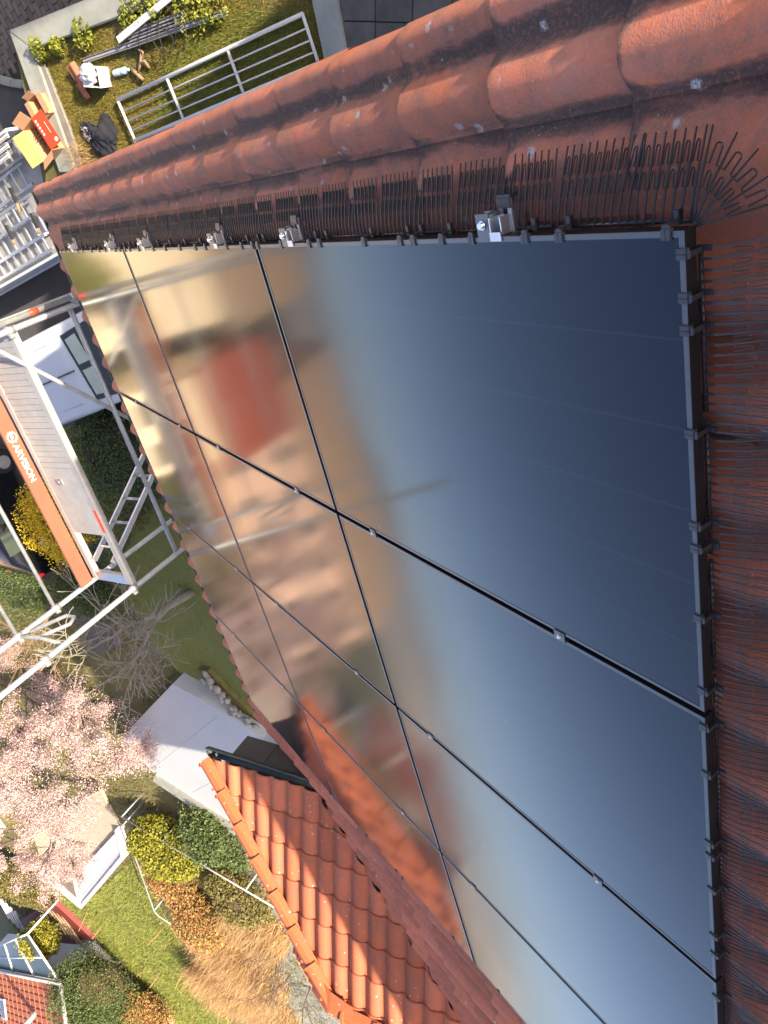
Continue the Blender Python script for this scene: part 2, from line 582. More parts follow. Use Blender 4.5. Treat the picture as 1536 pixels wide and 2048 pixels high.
def glass_mat():
    m, nt, p = nodes_of('panel_glass')
    L = nt.links.new
    g = nt.nodes.new('ShaderNodeNewGeometry')
    uv = nt.nodes.new('ShaderNodeAttribute')
    uv.attribute_name = 'cell'
    sp = nt.nodes.new('ShaderNodeSeparateXYZ')
    L(uv.outputs['Vector'], sp.inputs[0])
    # six columns of cells: a hair-fine paler gap between them
    fr = N(nt, 'ShaderNodeMath', operation='PINGPONG')
    fr.inputs[1].default_value = .0915
    L(sp.outputs[0], fr.inputs[0])
    ln = ramp(nt, fr.outputs[0], [(.0, BW(.5)), (.0011, BW(0))])
    n = N(nt, 'ShaderNodeTexNoise', Scale=3., Detail=8., Roughness=.7)
    L(g.outputs['Position'], n.inputs['Vector'])
    dust = ramp(nt, n.outputs[0], [(.4, BW(0)), (.8, BW(.25))])
    c = mixc(nt, dust.outputs[0], (.003, .0065, .017, 1), (.008, .012, .022, 1))
    c = mixc(nt, ln.outputs[0], c, (.03, .04, .055, 1))
    # a few dried drops and bird marks
    vo = N(nt, 'ShaderNodeTexVoronoi', Scale=4.5)
    wob = N(nt, 'ShaderNodeTexNoise', Scale=40., Detail=2.)
    L(g.outputs['Position'], wob.inputs['Vector'])
    wsc = nt.nodes.new('ShaderNodeVectorMath')
    wsc.operation = 'MULTIPLY_ADD'
    wsc.inputs[1].default_value = (.03, .03, .03)
    L(wob.outputs[1], wsc.inputs[0])
    L(g.outputs['Position'], wsc.inputs[2])
    L(wsc.outputs[0], vo.inputs['Vector'])
    dm = ramp(nt, vo.outputs['Distance'], [(.028, BW(1)), (.045, BW(0))])
    sc_m = nt.nodes.new('ShaderNodeSeparateColor')
    L(vo.outputs['Color'], sc_m.inputs[0])
    pk = ramp(nt, sc_m.outputs[0], [(.86, BW(0)), (.88, BW(.6))])
    dmm = N(nt, 'ShaderNodeMath', operation='MULTIPLY')
    L(dm.outputs[0], dmm.inputs[0])
    L(pk.outputs[0], dmm.inputs[1])
    c = mixc(nt, dmm.outputs[0], c, (.30, .30, .29, 1))
    L(c, p.inputs['Base Color'])
    # faint smears and rain marks only change the gloss
    n2 = N(nt, 'ShaderNodeTexNoise', Scale=1.6, Detail=6., Roughness=.75, Distortion=.6)
    L(g.outputs['Position'], n2.inputs['Vector'])
    rr = N(nt, 'ShaderNodeMapRange')
    rr.inputs[1].default_value = .3
    rr.inputs[2].default_value = .7
    rr.inputs[3].default_value = .085
    rr.inputs[4].default_value = .13
    L(n2.outputs[0], rr.inputs[0])
    L(rr.outputs[0], p.inputs['Roughness'])
    p.inputs['IOR'].default_value = 1.5
    p.inputs['Specular IOR Level'].default_value = .5
    return m


M['glass'] = glass_mat()

# ------------------------------------------------------------------ setting: ground
GZ = 1.05                                                   # level of the raised garden


def structure(o):
    o['kind'] = 'structure'
    return o


mb = MB()
mb.slab([(-300, -420), (420, -420), (420, 200), (-300, 200)], -.6, -.02)
structure(mb.build('ground', M['field']))
mb = MB()
mb.slab([(-40, -17.4), (9.6, -17.4), (9.9, -24.5), (-40, -24.5)], -.02, 0.0)
mb.slab([(-12, -11.9), (3.9, -11.2), (4.6, -17.38), (-12, -17.38)], -.02, 0.0)
structure(mb.build('road', M['asphalt']))
mb = MB()
mb.slab([(PZ(u, v, .035).x, PZ(u, v, .035).y) for u, v in ((85, 1150), (165, 1120), (212, 1225), (248, 1290), (190, 1310))], -.02, .035)
structure(mb.build('path', simple('path_tarmac', (.12, .12, .125), .9, 0., (.09, .09, .095), 3., .6, .4, 120.)))
mb = MB()
mb.slab([(4.2, -11.4), (13.9, -11.0), (14.6, -15.2), (11.6, -17.3), (5.0, -17.3)], -.02, .03)
structure(mb.build('lawn', M['lawn']))
mb = MB()
far_lawn = [(PZ(u, v, 0).x, PZ(u, v, 0).y) for u, v in ((95, 1770), (180, 1800), (265, 1720), (420, 1990), (470, 2060), (330, 2060), (215, 1900))]
mb.slab(far_lawn, -.02, .02)
structure(mb.build('far_lawn', M['lawn']))

# ------------------------------------------------------------------ tiles
GAUGE = .3295
LIP0 = .149
TW = .205


def profile_normal(u):
    if u < .40:
        return .004 * math.sin(u / .40 * math.pi) * -1 + .003
    t = (u - .40) / .60
    return .003 + .046 * math.sin(min(1, t * .93) * math.pi) ** .85


def profile_second(u):
    return .003 + .026 * math.sin(min(1, max(0, (u - .16) / .80)) * math.pi) ** 1.1


def profile_verge(u):
    if u < .13:                                             # rounded outer edge falls away over the gable
        return .012 - .045 * (1 - u / .13) ** 1.7
    if u < .46:
        t = (u - .13) / .33
        return .001 + .011 * (.5 + .5 * math.cos(t * math.pi))
    t = (u - .46) / .54
    return .002 + .048 * math.sin(min(1, t * .93) * math.pi) ** .85


def profile_wing(u):
    if u < .30:
        return .004
    t = (u - .30) / .70
    return .004 + .044 * math.sin(min(1, t * .95) * math.pi) ** .7


def tile_mesh(name, width, length, prof, mat, nu=14, flange=0., over=1.10, lift=.026, dirt_lip_shade=None, wob=0.):
    """one clay tile: local x across, y up the slope from the lip, z out of the roof"""
    vs_, fs_, sm, dr = [], [], [], []
    rows = [(0.0, 1.0), (.010, .975), (.030, .92), (length * .5, .5), (length, 0.0)]
    us = [i / (nu - 1) * over for i in range(nu)]

    def pt(u, y, k, dz=0):
        uu = min(u, 1.0)
        h = prof(uu)
        if u > 1:
            h = prof(1.0) - (u - 1) * .02
        return (u * width, y + wob * math.sin(u * 6.28) * (1 if y == 0 else 0), h + lift * k + dz)

    def dval(u):
        return dirt_lip_shade(min(u, 1)) if dirt_lip_shade else .3
    for y, k in rows:
        for u in us:
            vs_.append(pt(u, y, k))
            dr.append(dval(u) + (.55 if y < .005 else .28 if y < .02 else 0))  # lip rows darker: shade of the gap painted as a contact line
    for r in range(len(rows) - 1):
        for i in range(nu - 1):
            a = r * nu + i
            fs_.append((a, a + 1, a + nu + 1, a + nu))
            sm.append(True)
    b = len(vs_)
    th = .02
    for u in us:                                            # rounded lip
        x, y, z = pt(u, 0, 1)
        vs_ += [(x, y - .0, z), (x, y - .004, z - .006), (x, y - .001, z - th)]
        dr += [dval(u)] * 3
    for i in range(nu - 1):
        for k in range(2):
            a = b + 3 * i + k
            fs_.append((a + 1, a + 4, a + 3, a))
            sm.append(True)
    for side, u in ((1, us[-1]), (0, us[0])):               # side edges
        b = len(vs_)
        drop = th if side else (flange or th)
        for y, k in rows:
            vs_.append(pt(u, y, k))
            vs_.append(pt(u, y, k, -drop))
            dr += [.3, .3]
        for r in range(len(rows) - 1):
            a = b + 2 * r
            fs_.append((a, a + 1, a + 3, a + 2) if side else (a + 2, a + 3, a + 1, a))
            sm.append(False)
    if flange:                                              # lip end of the verge flange
        b = len(vs_)
        x, y, z = pt(us[0], 0, 1)
        vs_ += [(x, y, z), (x + .014, y, z), (x + .014, y, z - flange), (x, y, z - flange)]
        dr += [.3] * 4
        fs_.append((b + 3, b + 2, b + 1, b))
        sm.append(False)
    me = bpy.data.meshes.new(name)
    me.from_pydata(vs_, [], fs_)
    me.polygons.foreach_set('use_smooth', sm)
    at = me.attributes.new('dirt_lip_shade', 'FLOAT', 'POINT')
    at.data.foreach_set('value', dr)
    me.materials.append(mat)
    me.update()
    return me


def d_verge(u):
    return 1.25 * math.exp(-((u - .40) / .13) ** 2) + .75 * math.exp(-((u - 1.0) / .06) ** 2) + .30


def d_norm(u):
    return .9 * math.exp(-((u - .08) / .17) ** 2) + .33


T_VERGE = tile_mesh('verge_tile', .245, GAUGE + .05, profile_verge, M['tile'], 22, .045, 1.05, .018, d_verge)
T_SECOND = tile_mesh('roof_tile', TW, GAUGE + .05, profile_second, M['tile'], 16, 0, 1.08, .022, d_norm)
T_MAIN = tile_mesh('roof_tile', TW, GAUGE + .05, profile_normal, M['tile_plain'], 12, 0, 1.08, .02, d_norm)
WG = .322
WT = .203
WP = R(29)
T_WING = tile_mesh('wing_tile', WT, WG + .05, profile_wing, M['tile_wing'], 12, 0, 1.06, .024, lambda u: .4, .006)


def clip_mesh(me, mat4, planes):
    """clip a tile with vertical planes (point, outward normal); None when nothing is left"""
    bm = bmesh.new()
    bm.from_mesh(me)
    inv = mat4.inverted()
    for co, no in planes:
        lc = inv @ Vector(co)
        ln = (inv.to_3x3() @ Vector(no)).normalized()
        bmesh.ops.bisect_plane(bm, geom=bm.verts[:] + bm.edges[:] + bm.faces[:], plane_co=lc, plane_no=ln, clear_outer=True)
    if not bm.faces:
        bm.free()
        return None
    n = me.copy()
    bm.to_mesh(n)
    bm.free()
    return n


def put_tile(name, me, m4, parent, planes=()):
    cut = False
    for co, no in planes:
        d = [(m4 @ v.co - Vector(co)).dot(Vector(no)) for v in me.vertices]
        if min(d) > -.02:
            return None
        if max(d) > 0:
            cut = True
    if cut:
        me = clip_mesh(me, m4, planes)
        if me is None:
            return None
    return link(name, me, parent, m4)


# ------------------------------------------------------------------ the house
house = empty('house', (2.3, -5.0, 0))
tag(house, 'house under the camera with red clay pantile roof and hipped side wing', 'house')
HB = -.105                                                  # level of the tile troughs
XW, ZW, YF = 5.20, 7.03, -5.33                              # wing eaves: x, height, front end
WHALF = 1.72
TW_P = math.tan(WP)
XR, ZRW, YRW = XW + WHALF, ZW + WHALF * TW_P, YF + WHALF
hm = ZR + HB / CT


def valley_y(x):
    """plan line where the wing slope meets the main slope"""
    return (ZW + (x - XW) * TW_P - hm) / math.tan(TH)


VAL_N = Vector((-TW_P, math.tan(TH), 0)).normalized()       # towards the main roof
VAL_P = Vector((XW, valley_y(XW), 7))
mb = MB()
mb.box((-.22, -5.05, 0), (5.0, 6.6, 6.35))
mb.box((5.0, -3.35, 0), (9.4, 6.6, 6.35))
house_wall = mb.build('wall', M['render'], house)
mb = MB()
mb.box((XW + .12, YF + .25, 0), (XW + 2 * WHALF - .12, -3.3, 6.60))
mb.build('wing_wall', M['render'], house)
# roof deck under the tiles
e0, e1 = RP(0, 5.70, HB - .03), RP(0, -1.8, HB - .03)
yr, zr = e1.y, e1.z
prof = [(e0.y, e0.z), (yr, zr), (2 * yr - e0.y, e0.z), (2 * yr - e0.y, e0.z - .12), (yr, zr - .13), (e0.y, e0.z - .12)]
v1 = RP(0, 3.7, HB - .03)
prof2 = [(v1.y, v1.z), (yr, zr), (2 * yr - v1.y, v1.z), (2 * yr - v1.y, v1.z - .12), (yr, zr - .13), (v1.y, v1.z - .12)]
mb = MB()
mb.prism(prof, -.43, 5.10)
mb.prism(prof2, 5.10, 9.6)
roof = mb.build('main_roof', M['deck'], house)
# gable infill and ridge
mb = MB()
mb.prism([(e0.y + .5, e0.z + .13), (yr, zr - .14), (2 * yr - e0.y - .5, e0.z + .13), (2 * yr - e0.y - .5, 6.3), (e0.y + .5, 6.3)], -.22, 5.0)
mb.build('gable_wall', M['render'], house)
mb = MB()
cap = []
for i in range(9):
    a = math.pi * i / 8
    cap.append((yr + .13 * math.cos(a), zr + .03 + .13 * math.sin(a)))
mb.prism(cap, -.45, 9.6)
mb.build('ridge_cap', M['tile_hip'], roof)

lips = [LIP0 + GAUGE * k for k in range(-4, 18)]
jr = random.Random(3)


def jig(m):
    return m @ Matrix.Translation((jr.uniform(-.003, .003), jr.uniform(-.006, .006), jr.uniform(-.002, .002))) @ Matrix.Rotation(R(jr.uniform(-.5, .5)), 4, 'Z')


main_planes = [(VAL_P, -VAL_N)]
for s in lips:
    put_tile('verge_tile', T_VERGE, jig(roof_m(-.46, s, HB)), roof)
    put_tile('roof_tile', T_SECOND, jig(roof_m(-.215, s, HB)), roof)
ncol = int((6.6 + .01) / TW)
for c in range(0, ncol):
    x = -.215 + TW * (c + 1)
    for k, s in enumerate(lips):
        yc = RP(0, s - .15).y
        under = (.22 < x < 4.25 and .55 < s < 5.35) or s < -.6
        if under or (x > 5.0 and yc < valley_y(x) - .6) or (x > 4.95 and x < 5.3 and s > 3.6 + .9):
            continue
        if x > 5.02:
            put_tile('roof_tile', T_MAIN, jig(roof_m(x, s, HB)), roof, main_planes)
        else:
            put_tile('roof_tile', T_MAIN, jig(roof_m(x, s, HB)), roof)


def half_gutter(mb, a, b, r, down=(0, 0, -1), side=(0, -1, 0), n=8, th=.006):
    """half-round gutter from a to b, open at the top, with a rolled front bead"""
    a, b = Vector(a), Vector(b)
    dn, sd_ = Vector(down), Vector(side)
    secs = []
    for p in (a, b):
        outer = [p + (sd_ * math.cos(math.pi * i / n) + dn * math.sin(math.pi * i / n)) * r for i in range(n + 1)]
        inner = [p + (sd_ * math.cos(math.pi * i / n) + dn * math.sin(math.pi * i / n)) * (r - th) for i in reversed(range(n + 1))]
        secs.append(outer + inner)
    mb.loft(secs, True)
    mb.tube([a + sd_ * r, b + sd_ * r], .011, 8)
    return mb


ge = RP(0, 5.70, HB)
mb = MB()
half_gutter(mb, (-.43, ge.y - .045, ge.z - .03), (5.12, ge.y - .045, ge.z - .03), .068)
gut = mb.build('gutter', M['zinc'], house)
mb = MB()
mb.box((-.42, ge.y - .10, ge.z - .088), (5.11, ge.y + .01, ge.z - .080))
mb.build('gutter_sludge', M['gutter_in'], gut)
for i in range(8):
    x = -.1 + i * .72
    mb = MB()
    mb.box((x - .014, ge.y - .118, ge.z - .036), (x + .014, ge.y + .05, ge.z - .028))
    mb.build('gutter_bracket', M['zinc'], gut)

# ------------------------------------------------------------------ the hipped wing
mb = MB()
dz = -.03
A_, B_ = (XW, YF, ZW + dz), (XW + 2 * WHALF, YF, ZW + dz)
C_, D_ = (XR, YRW, ZRW + dz), (XR, 1.0, ZRW + dz)
E_, F_ = (XW, -2.2, ZW + dz), (XW + 2 * WHALF, -2.2, ZW + dz)
E2, F2 = (XW, 1.0, ZW + dz), (XW + 2 * WHALF, 1.0, ZW + dz)
mb.add([A_, B_, C_, D_, E2, F2], [(0, 1, 2), (4, 0, 2, 3), (1, 5, 3, 2), (0, 4, 5, 1), (4, 3, 5)])
wroof = mb.build('wing_roof', M['deck'], house)
HIP1 = (Vector((XW, YF, 0)), Vector((1, -1, 0)).normalized())      # outside of the -X slope
CW, SW = math.cos(WP), math.sin(WP)
wplanes = [HIP1, (VAL_P, VAL_N), (Vector((XR, 0, 0)), Vector((1, 0, 0)))]
for r_ in range(7):
    sl = r_ * WG - .05                                      # lip distance up the slope from the eaves
    base = Vector((XW, 0, ZW)) + Vector((CW, 0, SW)) * sl
    for c in range(0, 22):
        y = YF + .05 + WT * (c + 1)
        m4 = frame_m((base.x, y, base.z), (0, -1, 0), (CW, 0, SW), (-SW, 0, CW))
        put_tile('wing_tile', T_WING, jig(m4), wroof, wplanes)
fplanes = [(Vector((XW, YF, 0)), Vector((-1, 1, 0)).normalized()), (Vector((XW + 2 * WHALF, YF, 0)), Vector((1, 1, 0)).normalized())]
for r_ in range(6):
    sl = r_ * WG - .05
    base = Vector((0, YF, ZW)) + Vector((0, CW, SW)) * sl
    for c in range(0, 17):
        x = XW + .02 + WT * c
        m4 = frame_m((x, base.y, base.z), (1, 0, 0), (0, CW, SW), (0, -SW, CW))
        put_tile('wing_tile', T_WING, jig(m4), wroof, fplanes)


def cap_mesh(name, length, w, h, mat):
    """angular hip tile: tapered trapezoid section with a raised lower rim and a nail button"""
    secs = []
    for y, k, q in ((0, 1.08, .012), (.03, 1.08, .012), (.031, 1.0, 0), (length + .05, .92, -.012)):
        ww, hh = w * k, h * k
        secs.append([(-ww, y, -.012 + q), (-ww * .62, y, hh * .62 + q), (-ww * .22, y, hh + q), (ww * .22, y, hh + q), (ww * .62, y, hh * .62 + q), (ww, y, -.012 + q),
                     (ww * .86, y, -.02 + q), (0, y, hh * .55 + q), (-ww * .86, y, -.02 + q)])
    mb = MB()
    mb.loft(secs, False)
    mb.cbox((0, length * .82, h + .006), (.03, .025, .016))
    me = mb.mesh(name, mat)
    return me


HIPL = .375
CAP = cap_mesh('hip_tile', HIPL, .105, .075, M['tile_hip'])


def lay_caps(name, a, b, step, parent):
    a, b = Vector(a), Vector(b)
    d = (b - a).normalized()
    n = int((b - a).length / step + .5)
    x = d.cross(Vector((0, 0, 1))).normalized()
    z = x.cross(d)
    for i in range(n):
        m4 = frame_m(a + d * (i * (b - a).length / n), x, d, z)
        link(name, CAP, parent, m4 @ Matrix.Rotation(R(jr.uniform(-1, 1)), 4, 'Z'))


lay_caps('hip_tile', (XW - .04, YF - .04, ZW + .035), (XR - .05, YRW - .05, ZRW + .03), HIPL, wroof)
lay_caps('hip_tile', (XW + 2 * WHALF + .04, YF - .04, ZW + .035), (XR + .05, YRW - .05, ZRW + .03), HIPL, wroof)
lay_caps('ridge_tile', (XR, YRW + .12, ZRW + .05), (XR, -1.7, ZRW + .05), HIPL, wroof)
# folded three-way piece where hips and ridge meet
mb = MB()
secs = []
c0 = Vector((XR, YRW, ZRW))
star = [(-.26, -.24, -.10), (-.02, -.30, -.02), (.24, -.24, -.10), (.20, -.02, -.02), (.16, .24, .0), (0, .27, .07), (-.16, .24, .0), (-.20, 0, -.02)]
mb.add([c0 + Vector((0, -.02, .135))] + [c0 + Vector(p) + Vector((0, 0, .035)) for p in star], [(0, i + 1, (i + 1) % 8 + 1) for i in range(8)], False)
mb.build('hip_junction', M['tile_hip'], wroof)
# bead of mortar and comb under the hip tiles
mb = MB()
a, b = Vector((XW + .10, YF + .0, ZW + .01)), Vector((XR + .06, YRW - .10, ZRW - .02))
mb.tube([a.lerp(b, t) + Vector((jr.uniform(-.01, .01), jr.uniform(-.01, .01), .01)) for t in np.linspace(0.03, .9, 26)], .022, 6)
mb.build('mortar_bead', M['mortar'], wroof)
# valley flashing with moss
mb = MB()
pts = []
for t in np.linspace(0, 1, 14):
    x = XW + t * 1.7
    y = valley_y(x)
    pts.append(Vector((x, y, ZW + (x - XW) * TW_P)))
vd = (pts[-1] - pts[0]).normalized()
vx = vd.cross(Vector((0, 0, 1))).normalized()
mb.add([p + vx * .13 + Vector((0, 0, .022)) for p in pts] + [p - Vector((0, 0, .01)) for p in pts] + [p - vx * .13 + Vector((0, 0, .035)) for p in pts],
       [(i, i + 1, 14 + i + 1, 14 + i) for i in range(13)] + [(14 + i, 14 + i + 1, 28 + i + 1, 28 + i) for i in range(13)], True)
mb.build('valley_flashing', M['mortar'], roof)
mb = MB()
for i in range(90):
    t = jr.random()
    x = XW + t * 1.6
    p = Vector((x, valley_y(x), ZW + (x - XW) * TW_P)) + vx * jr.gauss(0, .03) + Vector((0, 0, .012))
    r = jr.uniform(.008, .02)
    vs_ = [p + Vector(q) * r for q in ((1, 0, 0), (0, 1, 0), (-1, 0, 0), (0, -1, 0), (0, 0, .7))]
    mb.add(vs_, [(0, 1, 4), (1, 2, 4), (2, 3, 4), (3, 0, 4)])
o = mb.build('valley_moss', M['mortar'], roof)
o['kind'] = 'stuff'
# wing gutter and dark cladding below it
mb = MB()
half_gutter(mb, (XW - .045, YF - .10, ZW - .055), (XW - .045, valley_y(XW) + .02, ZW - .055), .062, side=(-1, 0, 0))
mb.build('wing_gutter', M['zinc'], house)
mb = MB()
half_gutter(mb, (XW - .05, YF - .045, ZW - .055), (XW + 2 * WHALF + .05, YF - .045, ZW - .055), .062)
mb.build('wing_gutter', M['zinc'], house)
for i in range(4):
    y0 = YF + .10 + i * .45
    mb = MB()
    mb.box((XW + .06, y0, ZW - .46), (XW + .09, min(y0 + .443, -3.42), ZW - .05))
    mb.build('cladding_panel', M['slate'], house)
for i in range(7):
    x0 = XW + .12 + i * .46
    mb = MB()
    mb.box((x0, YF + .06, ZW - .46), (x0 + .452, YF + .09, ZW - .05))
    mb.build('cladding_panel', M['slate'], house)
# ------------------------------------------------------------------ solar panels
PW, PH, GAP = 1.118, 1.762, .02
FW, FT = .011, .032


def panel_frame():
    mb = MB()
    # mitred hollow frame, local x along the eaves, y up the slope, z out; top at z=0
    o = [(0, 0), (PW, 0), (PW, PH), (0, PH)]
    i_ = [(FW, FW), (PW - FW, FW), (PW - FW, PH - FW), (FW, PH - FW)]
    c = .0012
    o2 = [(c, c), (PW - c, c), (PW - c, PH - c), (c, PH - c)]
    vs_ = [(x, y, 0) for x, y in o2] + [(x, y, 0) for x, y in i_] + [(x, y, -c) for x, y in o] + [(x, y, -FT) for x, y in o] + [(x, y, -.006) for x, y in i_]
    fs_ = []
    for k in range(4):
        j = (k + 1) % 4
        fs_.append((k, j, 4 + j, 4 + k))
        fs_.append((8 + k, 8 + j, j, k))
        fs_.append((12 + k, 12 + j, 8 + j, 8 + k))
        fs_.append((4 + k, 4 + j, 16 + j, 16 + k))
    mb.add(vs_, fs_)
    me = mb.mesh('frame', M['frame'])
    me.materials.append(M['frameside'])
    for p in me.polygons:
        if p.index % 4 == 2:
            p.material_index = 1
    return me


def panel_glass():
    mb = MB()
    mb.add([(FW, FW, -.0012), (PW - FW, FW, -.0012), (PW - FW, PH - FW, -.0012), (FW, PH - FW, -.0012)], [(0, 1, 2, 3)])
    mb.box((FW, FW, -.03), (PW - FW, PH - FW, -.0055))
    me = mb.mesh('glass', M['glass'])
    at = me.attributes.new('cell', 'FLOAT_VECTOR', 'POINT')
    buf = []
    for v in me.vertices:
        buf += [v.co.x - .0105, v.co.y, 0]
    at.data.foreach_set('vector', buf)
    return me


FRAME, GLASS = panel_frame(), panel_glass()
rown = ['ridge row', 'middle row', 'eaves row']
coln = ['nearest the verge', 'second from the verge', 'third from the verge', 'farthest from the verge']
extra = {(0, 0): 'mirroring deep blue sky', (2, 0): 'mirroring the scaffold', (1, 3): 'mirroring the orange wing roof'}
for i in range(3):
    for j in range(4):
        s_low = (i + 1) * PH + i * GAP
        p = empty('solar_panel', RP(j * (PW + GAP) + PW / 2, s_low, -FT))
        lab = 'black solar panel in the %s, %s' % (rown[i], coln[j])
        if (i, j) in extra:
            lab += ', ' + extra[(i, j)]
        tag(p, lab, 'solar panel', 'solar panels on the roof')
        m4 = roof_m(j * (PW + GAP), s_low, 0) @ Matrix.Rotation(R(jr.uniform(-.03, .03)), 4, 'Z')
        link('frame', FRAME, p, m4)
        link('glass', GLASS, p, m4)

# ------------------------------------------------------------------ mounting rails
SR = [.47, 1.48, 2.15, 3.15, 3.83, 4.84]
XEND = 4 * PW + 3 * GAP


def rail_mesh():
    mb = MB()
    x0, x1 = -.072, XEND + .06
    # open-topped hollow extrusion: local y across, z up, below the panel frames
    w, t = .02, .0035
    for a, b in (((-w, -.072), (w, -.069)), ((-w, -.069), (-w + t, -.034)), ((w - t, -.069), (w, -.034)), ((-w + t, -.052), (w - t, -.049)),
                 ((-w, -.034), (-.007, -.0325)), ((.007, -.034), (w, -.0325))):
        mb.box((x0, a[0], a[1]), (x1, b[0], b[1]))
    return mb.mesh('rail_bar', M['alu'])


def end_clamp_mesh():
    mb = MB()
    mb.box((-.050, -.062, -.030), (-.002, -.022, -.026))
    mb.box((-.050, -.062, -.004), (.010, -.022, .003))
    mb.box((-.006, -.062, -.026), (-.002, -.022, -.004))
    mb.box((-.050, -.026, -.026), (-.046, -.022, -.004))
    return mb.mesh('end_clamp', M['frame'])


def end_block_mesh():
    mb = MB()
    mb.box((-.040, -.020, -.032), (-.003, -.016, .003))
    mb.box((-.040, .010, -.032), (-.003, .014, -.002))
    mb.box((-.040, -.0158, -.031), (-.003, .0098, -.028))
    mb.box((-.010, -.022, .0005), (.009, .014, .0035))
    return mb.mesh('clamp_block', M['alu'])


def end_cap_mesh():
    mb = MB()
    mb.box((-.080, -.021, -.073), (-.0725, .021, -.031))
    mb.box((-.0725, -.021, -.0322), (-.052, .021, -.0285))
    return mb.mesh('end_cap', M['plastic'])


def bolt_mesh(z=.003):
    mb = MB()
    n = 12
    mb.tube([(-.026, -.042, z), (-.026, -.042, z + .009)], .0075, n)
    mb.tube([(-.026, -.042, z), (-.026, -.042, z + .002)], .0105, n)
    return mb.mesh('bolt', M['steel'])


def mid_clamp_mesh():
    mb = MB()
    mb.box((-.017, -.020, .0008), (.017, .020, .0035))
    mb.box((-.009, -.025, -.02), (-.0065, .025, .0008))
    mb.box((.0065, -.025, -.02), (.009, .025, .0008))
    return mb.mesh('mid_clamp', M['frame'])


def mid_bolt_mesh():
    mb = MB()
    mb.tube([(0, 0, .0035), (0, 0, .0100)], .0050, 10)
    mb.tube([(0, 0, .0035), (0, 0, .0052)], .0072, 10)
    return mb.mesh('bolt', M['alu'])


RAIL, ECL, EBL, ECP, EBO, MCL, MBO = rail_mesh(), end_clamp_mesh(), end_block_mesh(), end_cap_mesh(), bolt_mesh(), mid_clamp_mesh(), mid_bolt_mesh()
ordn = ['nearest the ridge', 'second from the ridge', 'third from the ridge', 'third from the eaves', 'second from the eaves', 'nearest the eaves']
for k, s in enumerate(SR):
    r_ = empty('mounting_rail', RP(-.05, s, -.07))
    tag(r_, 'silver aluminium mounting rail with end clamp and bolt, %s' % ordn[k], 'mounting rail', 'rails under the solar panels')
    m4 = roof_m(0, s, 0)
    link('rail_bar', RAIL, r_, m4)
    c = link('end_clamp', ECL, r_, m4)
    link('bolt', EBO, c)
    link('clamp_block', EBL, r_, m4)
    link('end_cap', ECP, r_, m4)
    for j in range(1, 4):
        mm = roof_m(j * (PW + GAP) - GAP / 2, s, 0)
        c = link('mid_clamp', MCL, r_, mm)
        link('bolt', MBO, c)


# ------------------------------------------------------------------ bird guard: clips and spike strips
def clip_mesh_():
    mb = MB()
    for y in (-.0095, .0005):
        mb.box((-.015, y, .0006), (.004, y + .009, .0042))
        mb.box((.0, y, -.008), (.004, y + .009, .0006))
        mb.box((-.015, y, -.0012), (-.0115, y + .009, .0006))
    mb.box((.004, -.008, -.002), (.010, .008, .002))
    k = len(mb.f)
    mb.box((.010, -.005, -.030), (.0125, .005, .002))
    mb.box((.002, -.003, -.036), (.028, .007, -.030))
    me = mb.mesh('panel_clip', M['plastic_highlight'])
    me.materials.append(M['plastic'])
    for p in me.polygons:
        if p.index >= k:
            p.material_index = 1
    return me


CLIP = clip_mesh_()
OUTV = ((-1, 0, 0), (0, -CT, -ST), (0, -ST, CT))            # verge edge: out = -X
UPS = Vector((0, CT, ST))
NRM = Vector((0, -ST, CT))
vclips = [.035, .287, .385, .56, .673, .792, .851, 1.03, 1.29, 1.36, 1.56, 1.753, 1.80, 1.90, 2.05, 2.28, 2.40, 2.60, 2.81, 3.0, 3.25, 3.42, 3.51, 3.62, 3.72, 3.95, 4.1, 4.3, 4.55, 4.7, 4.95, 5.1, 5.24]
rclips = [.116 - .077, .116, .175, .382, .593, .649, .835, 1.052, 1.170, 1.336, 1.606, 1.66, 1.809, 2.03, 2.125, 2.359, 2.7, 3.05]


def put_clip(m4, lab, grp):
    o = link('panel_clip', CLIP, None, m4)
    tag(o, lab, 'clip', grp)


for s in vclips:
    put_clip(frame_m(RP(0, s, 0), (-1, 0, 0), tuple(UPS * -1), tuple(NRM)), 'small black plastic clip gripping the panel frame along the verge', 'bird guard clips on the verge edge')
for x in rclips:
    put_clip(frame_m(RP(x, 0, 0), tuple(UPS), (-1, 0, 0), tuple(NRM)), 'small black plastic clip gripping the panel frame along the ridge side', 'bird guard clips on the ridge edge')
for s in (1.2, 1.55, 2.0, 2.6, 2.68, 3.1, 3.6, 3.68, 4.2, 4.8):
    put_clip(frame_m(RP(XEND, s, 0), (1, 0, 0), tuple(UPS), tuple(NRM)), 'small black plastic clip on the panel edge beside the valley', 'bird guard clips on the valley edge')

LEV = [-.088, -.078, -.068, -.058, -.048, -.038]


def tine_mesh(lev, mat='tine'):
    """flat tapered prong: local x outwards from the panel edge, z out of the roof"""
    mb = MB()
    z0 = -.038
    k = [(0.0, z0, .0026), (.03, z0 + .003, .0024), (.07, z0 + .003 + (lev - z0) * .25, .0021), (.11, z0 + (lev - z0) * .58, .0017), (.152, lev, .0012)]
    vs_ = []
    for x, z, w in k:
        vs_ += [(x, -w, z), (x, w, z), (x, w, z - .0022), (x, -w, z - .0022)]
    fs_ = []
    for i in range(4):
        for j in range(4):
            fs_.append((i * 4 + j, i * 4 + (j + 1) % 4, i * 4 + 4 + (j + 1) % 4, i * 4 + 4 + j))
    fs_.append((16, 17, 18, 19))
    mb.add(vs_, fs_)
    return mb.mesh('tine', M[mat]), k


TINES = [tine_mesh(l) for l in LEV]
TINES_D = [tine_mesh(l, 'tine_shaded') for l in LEV]


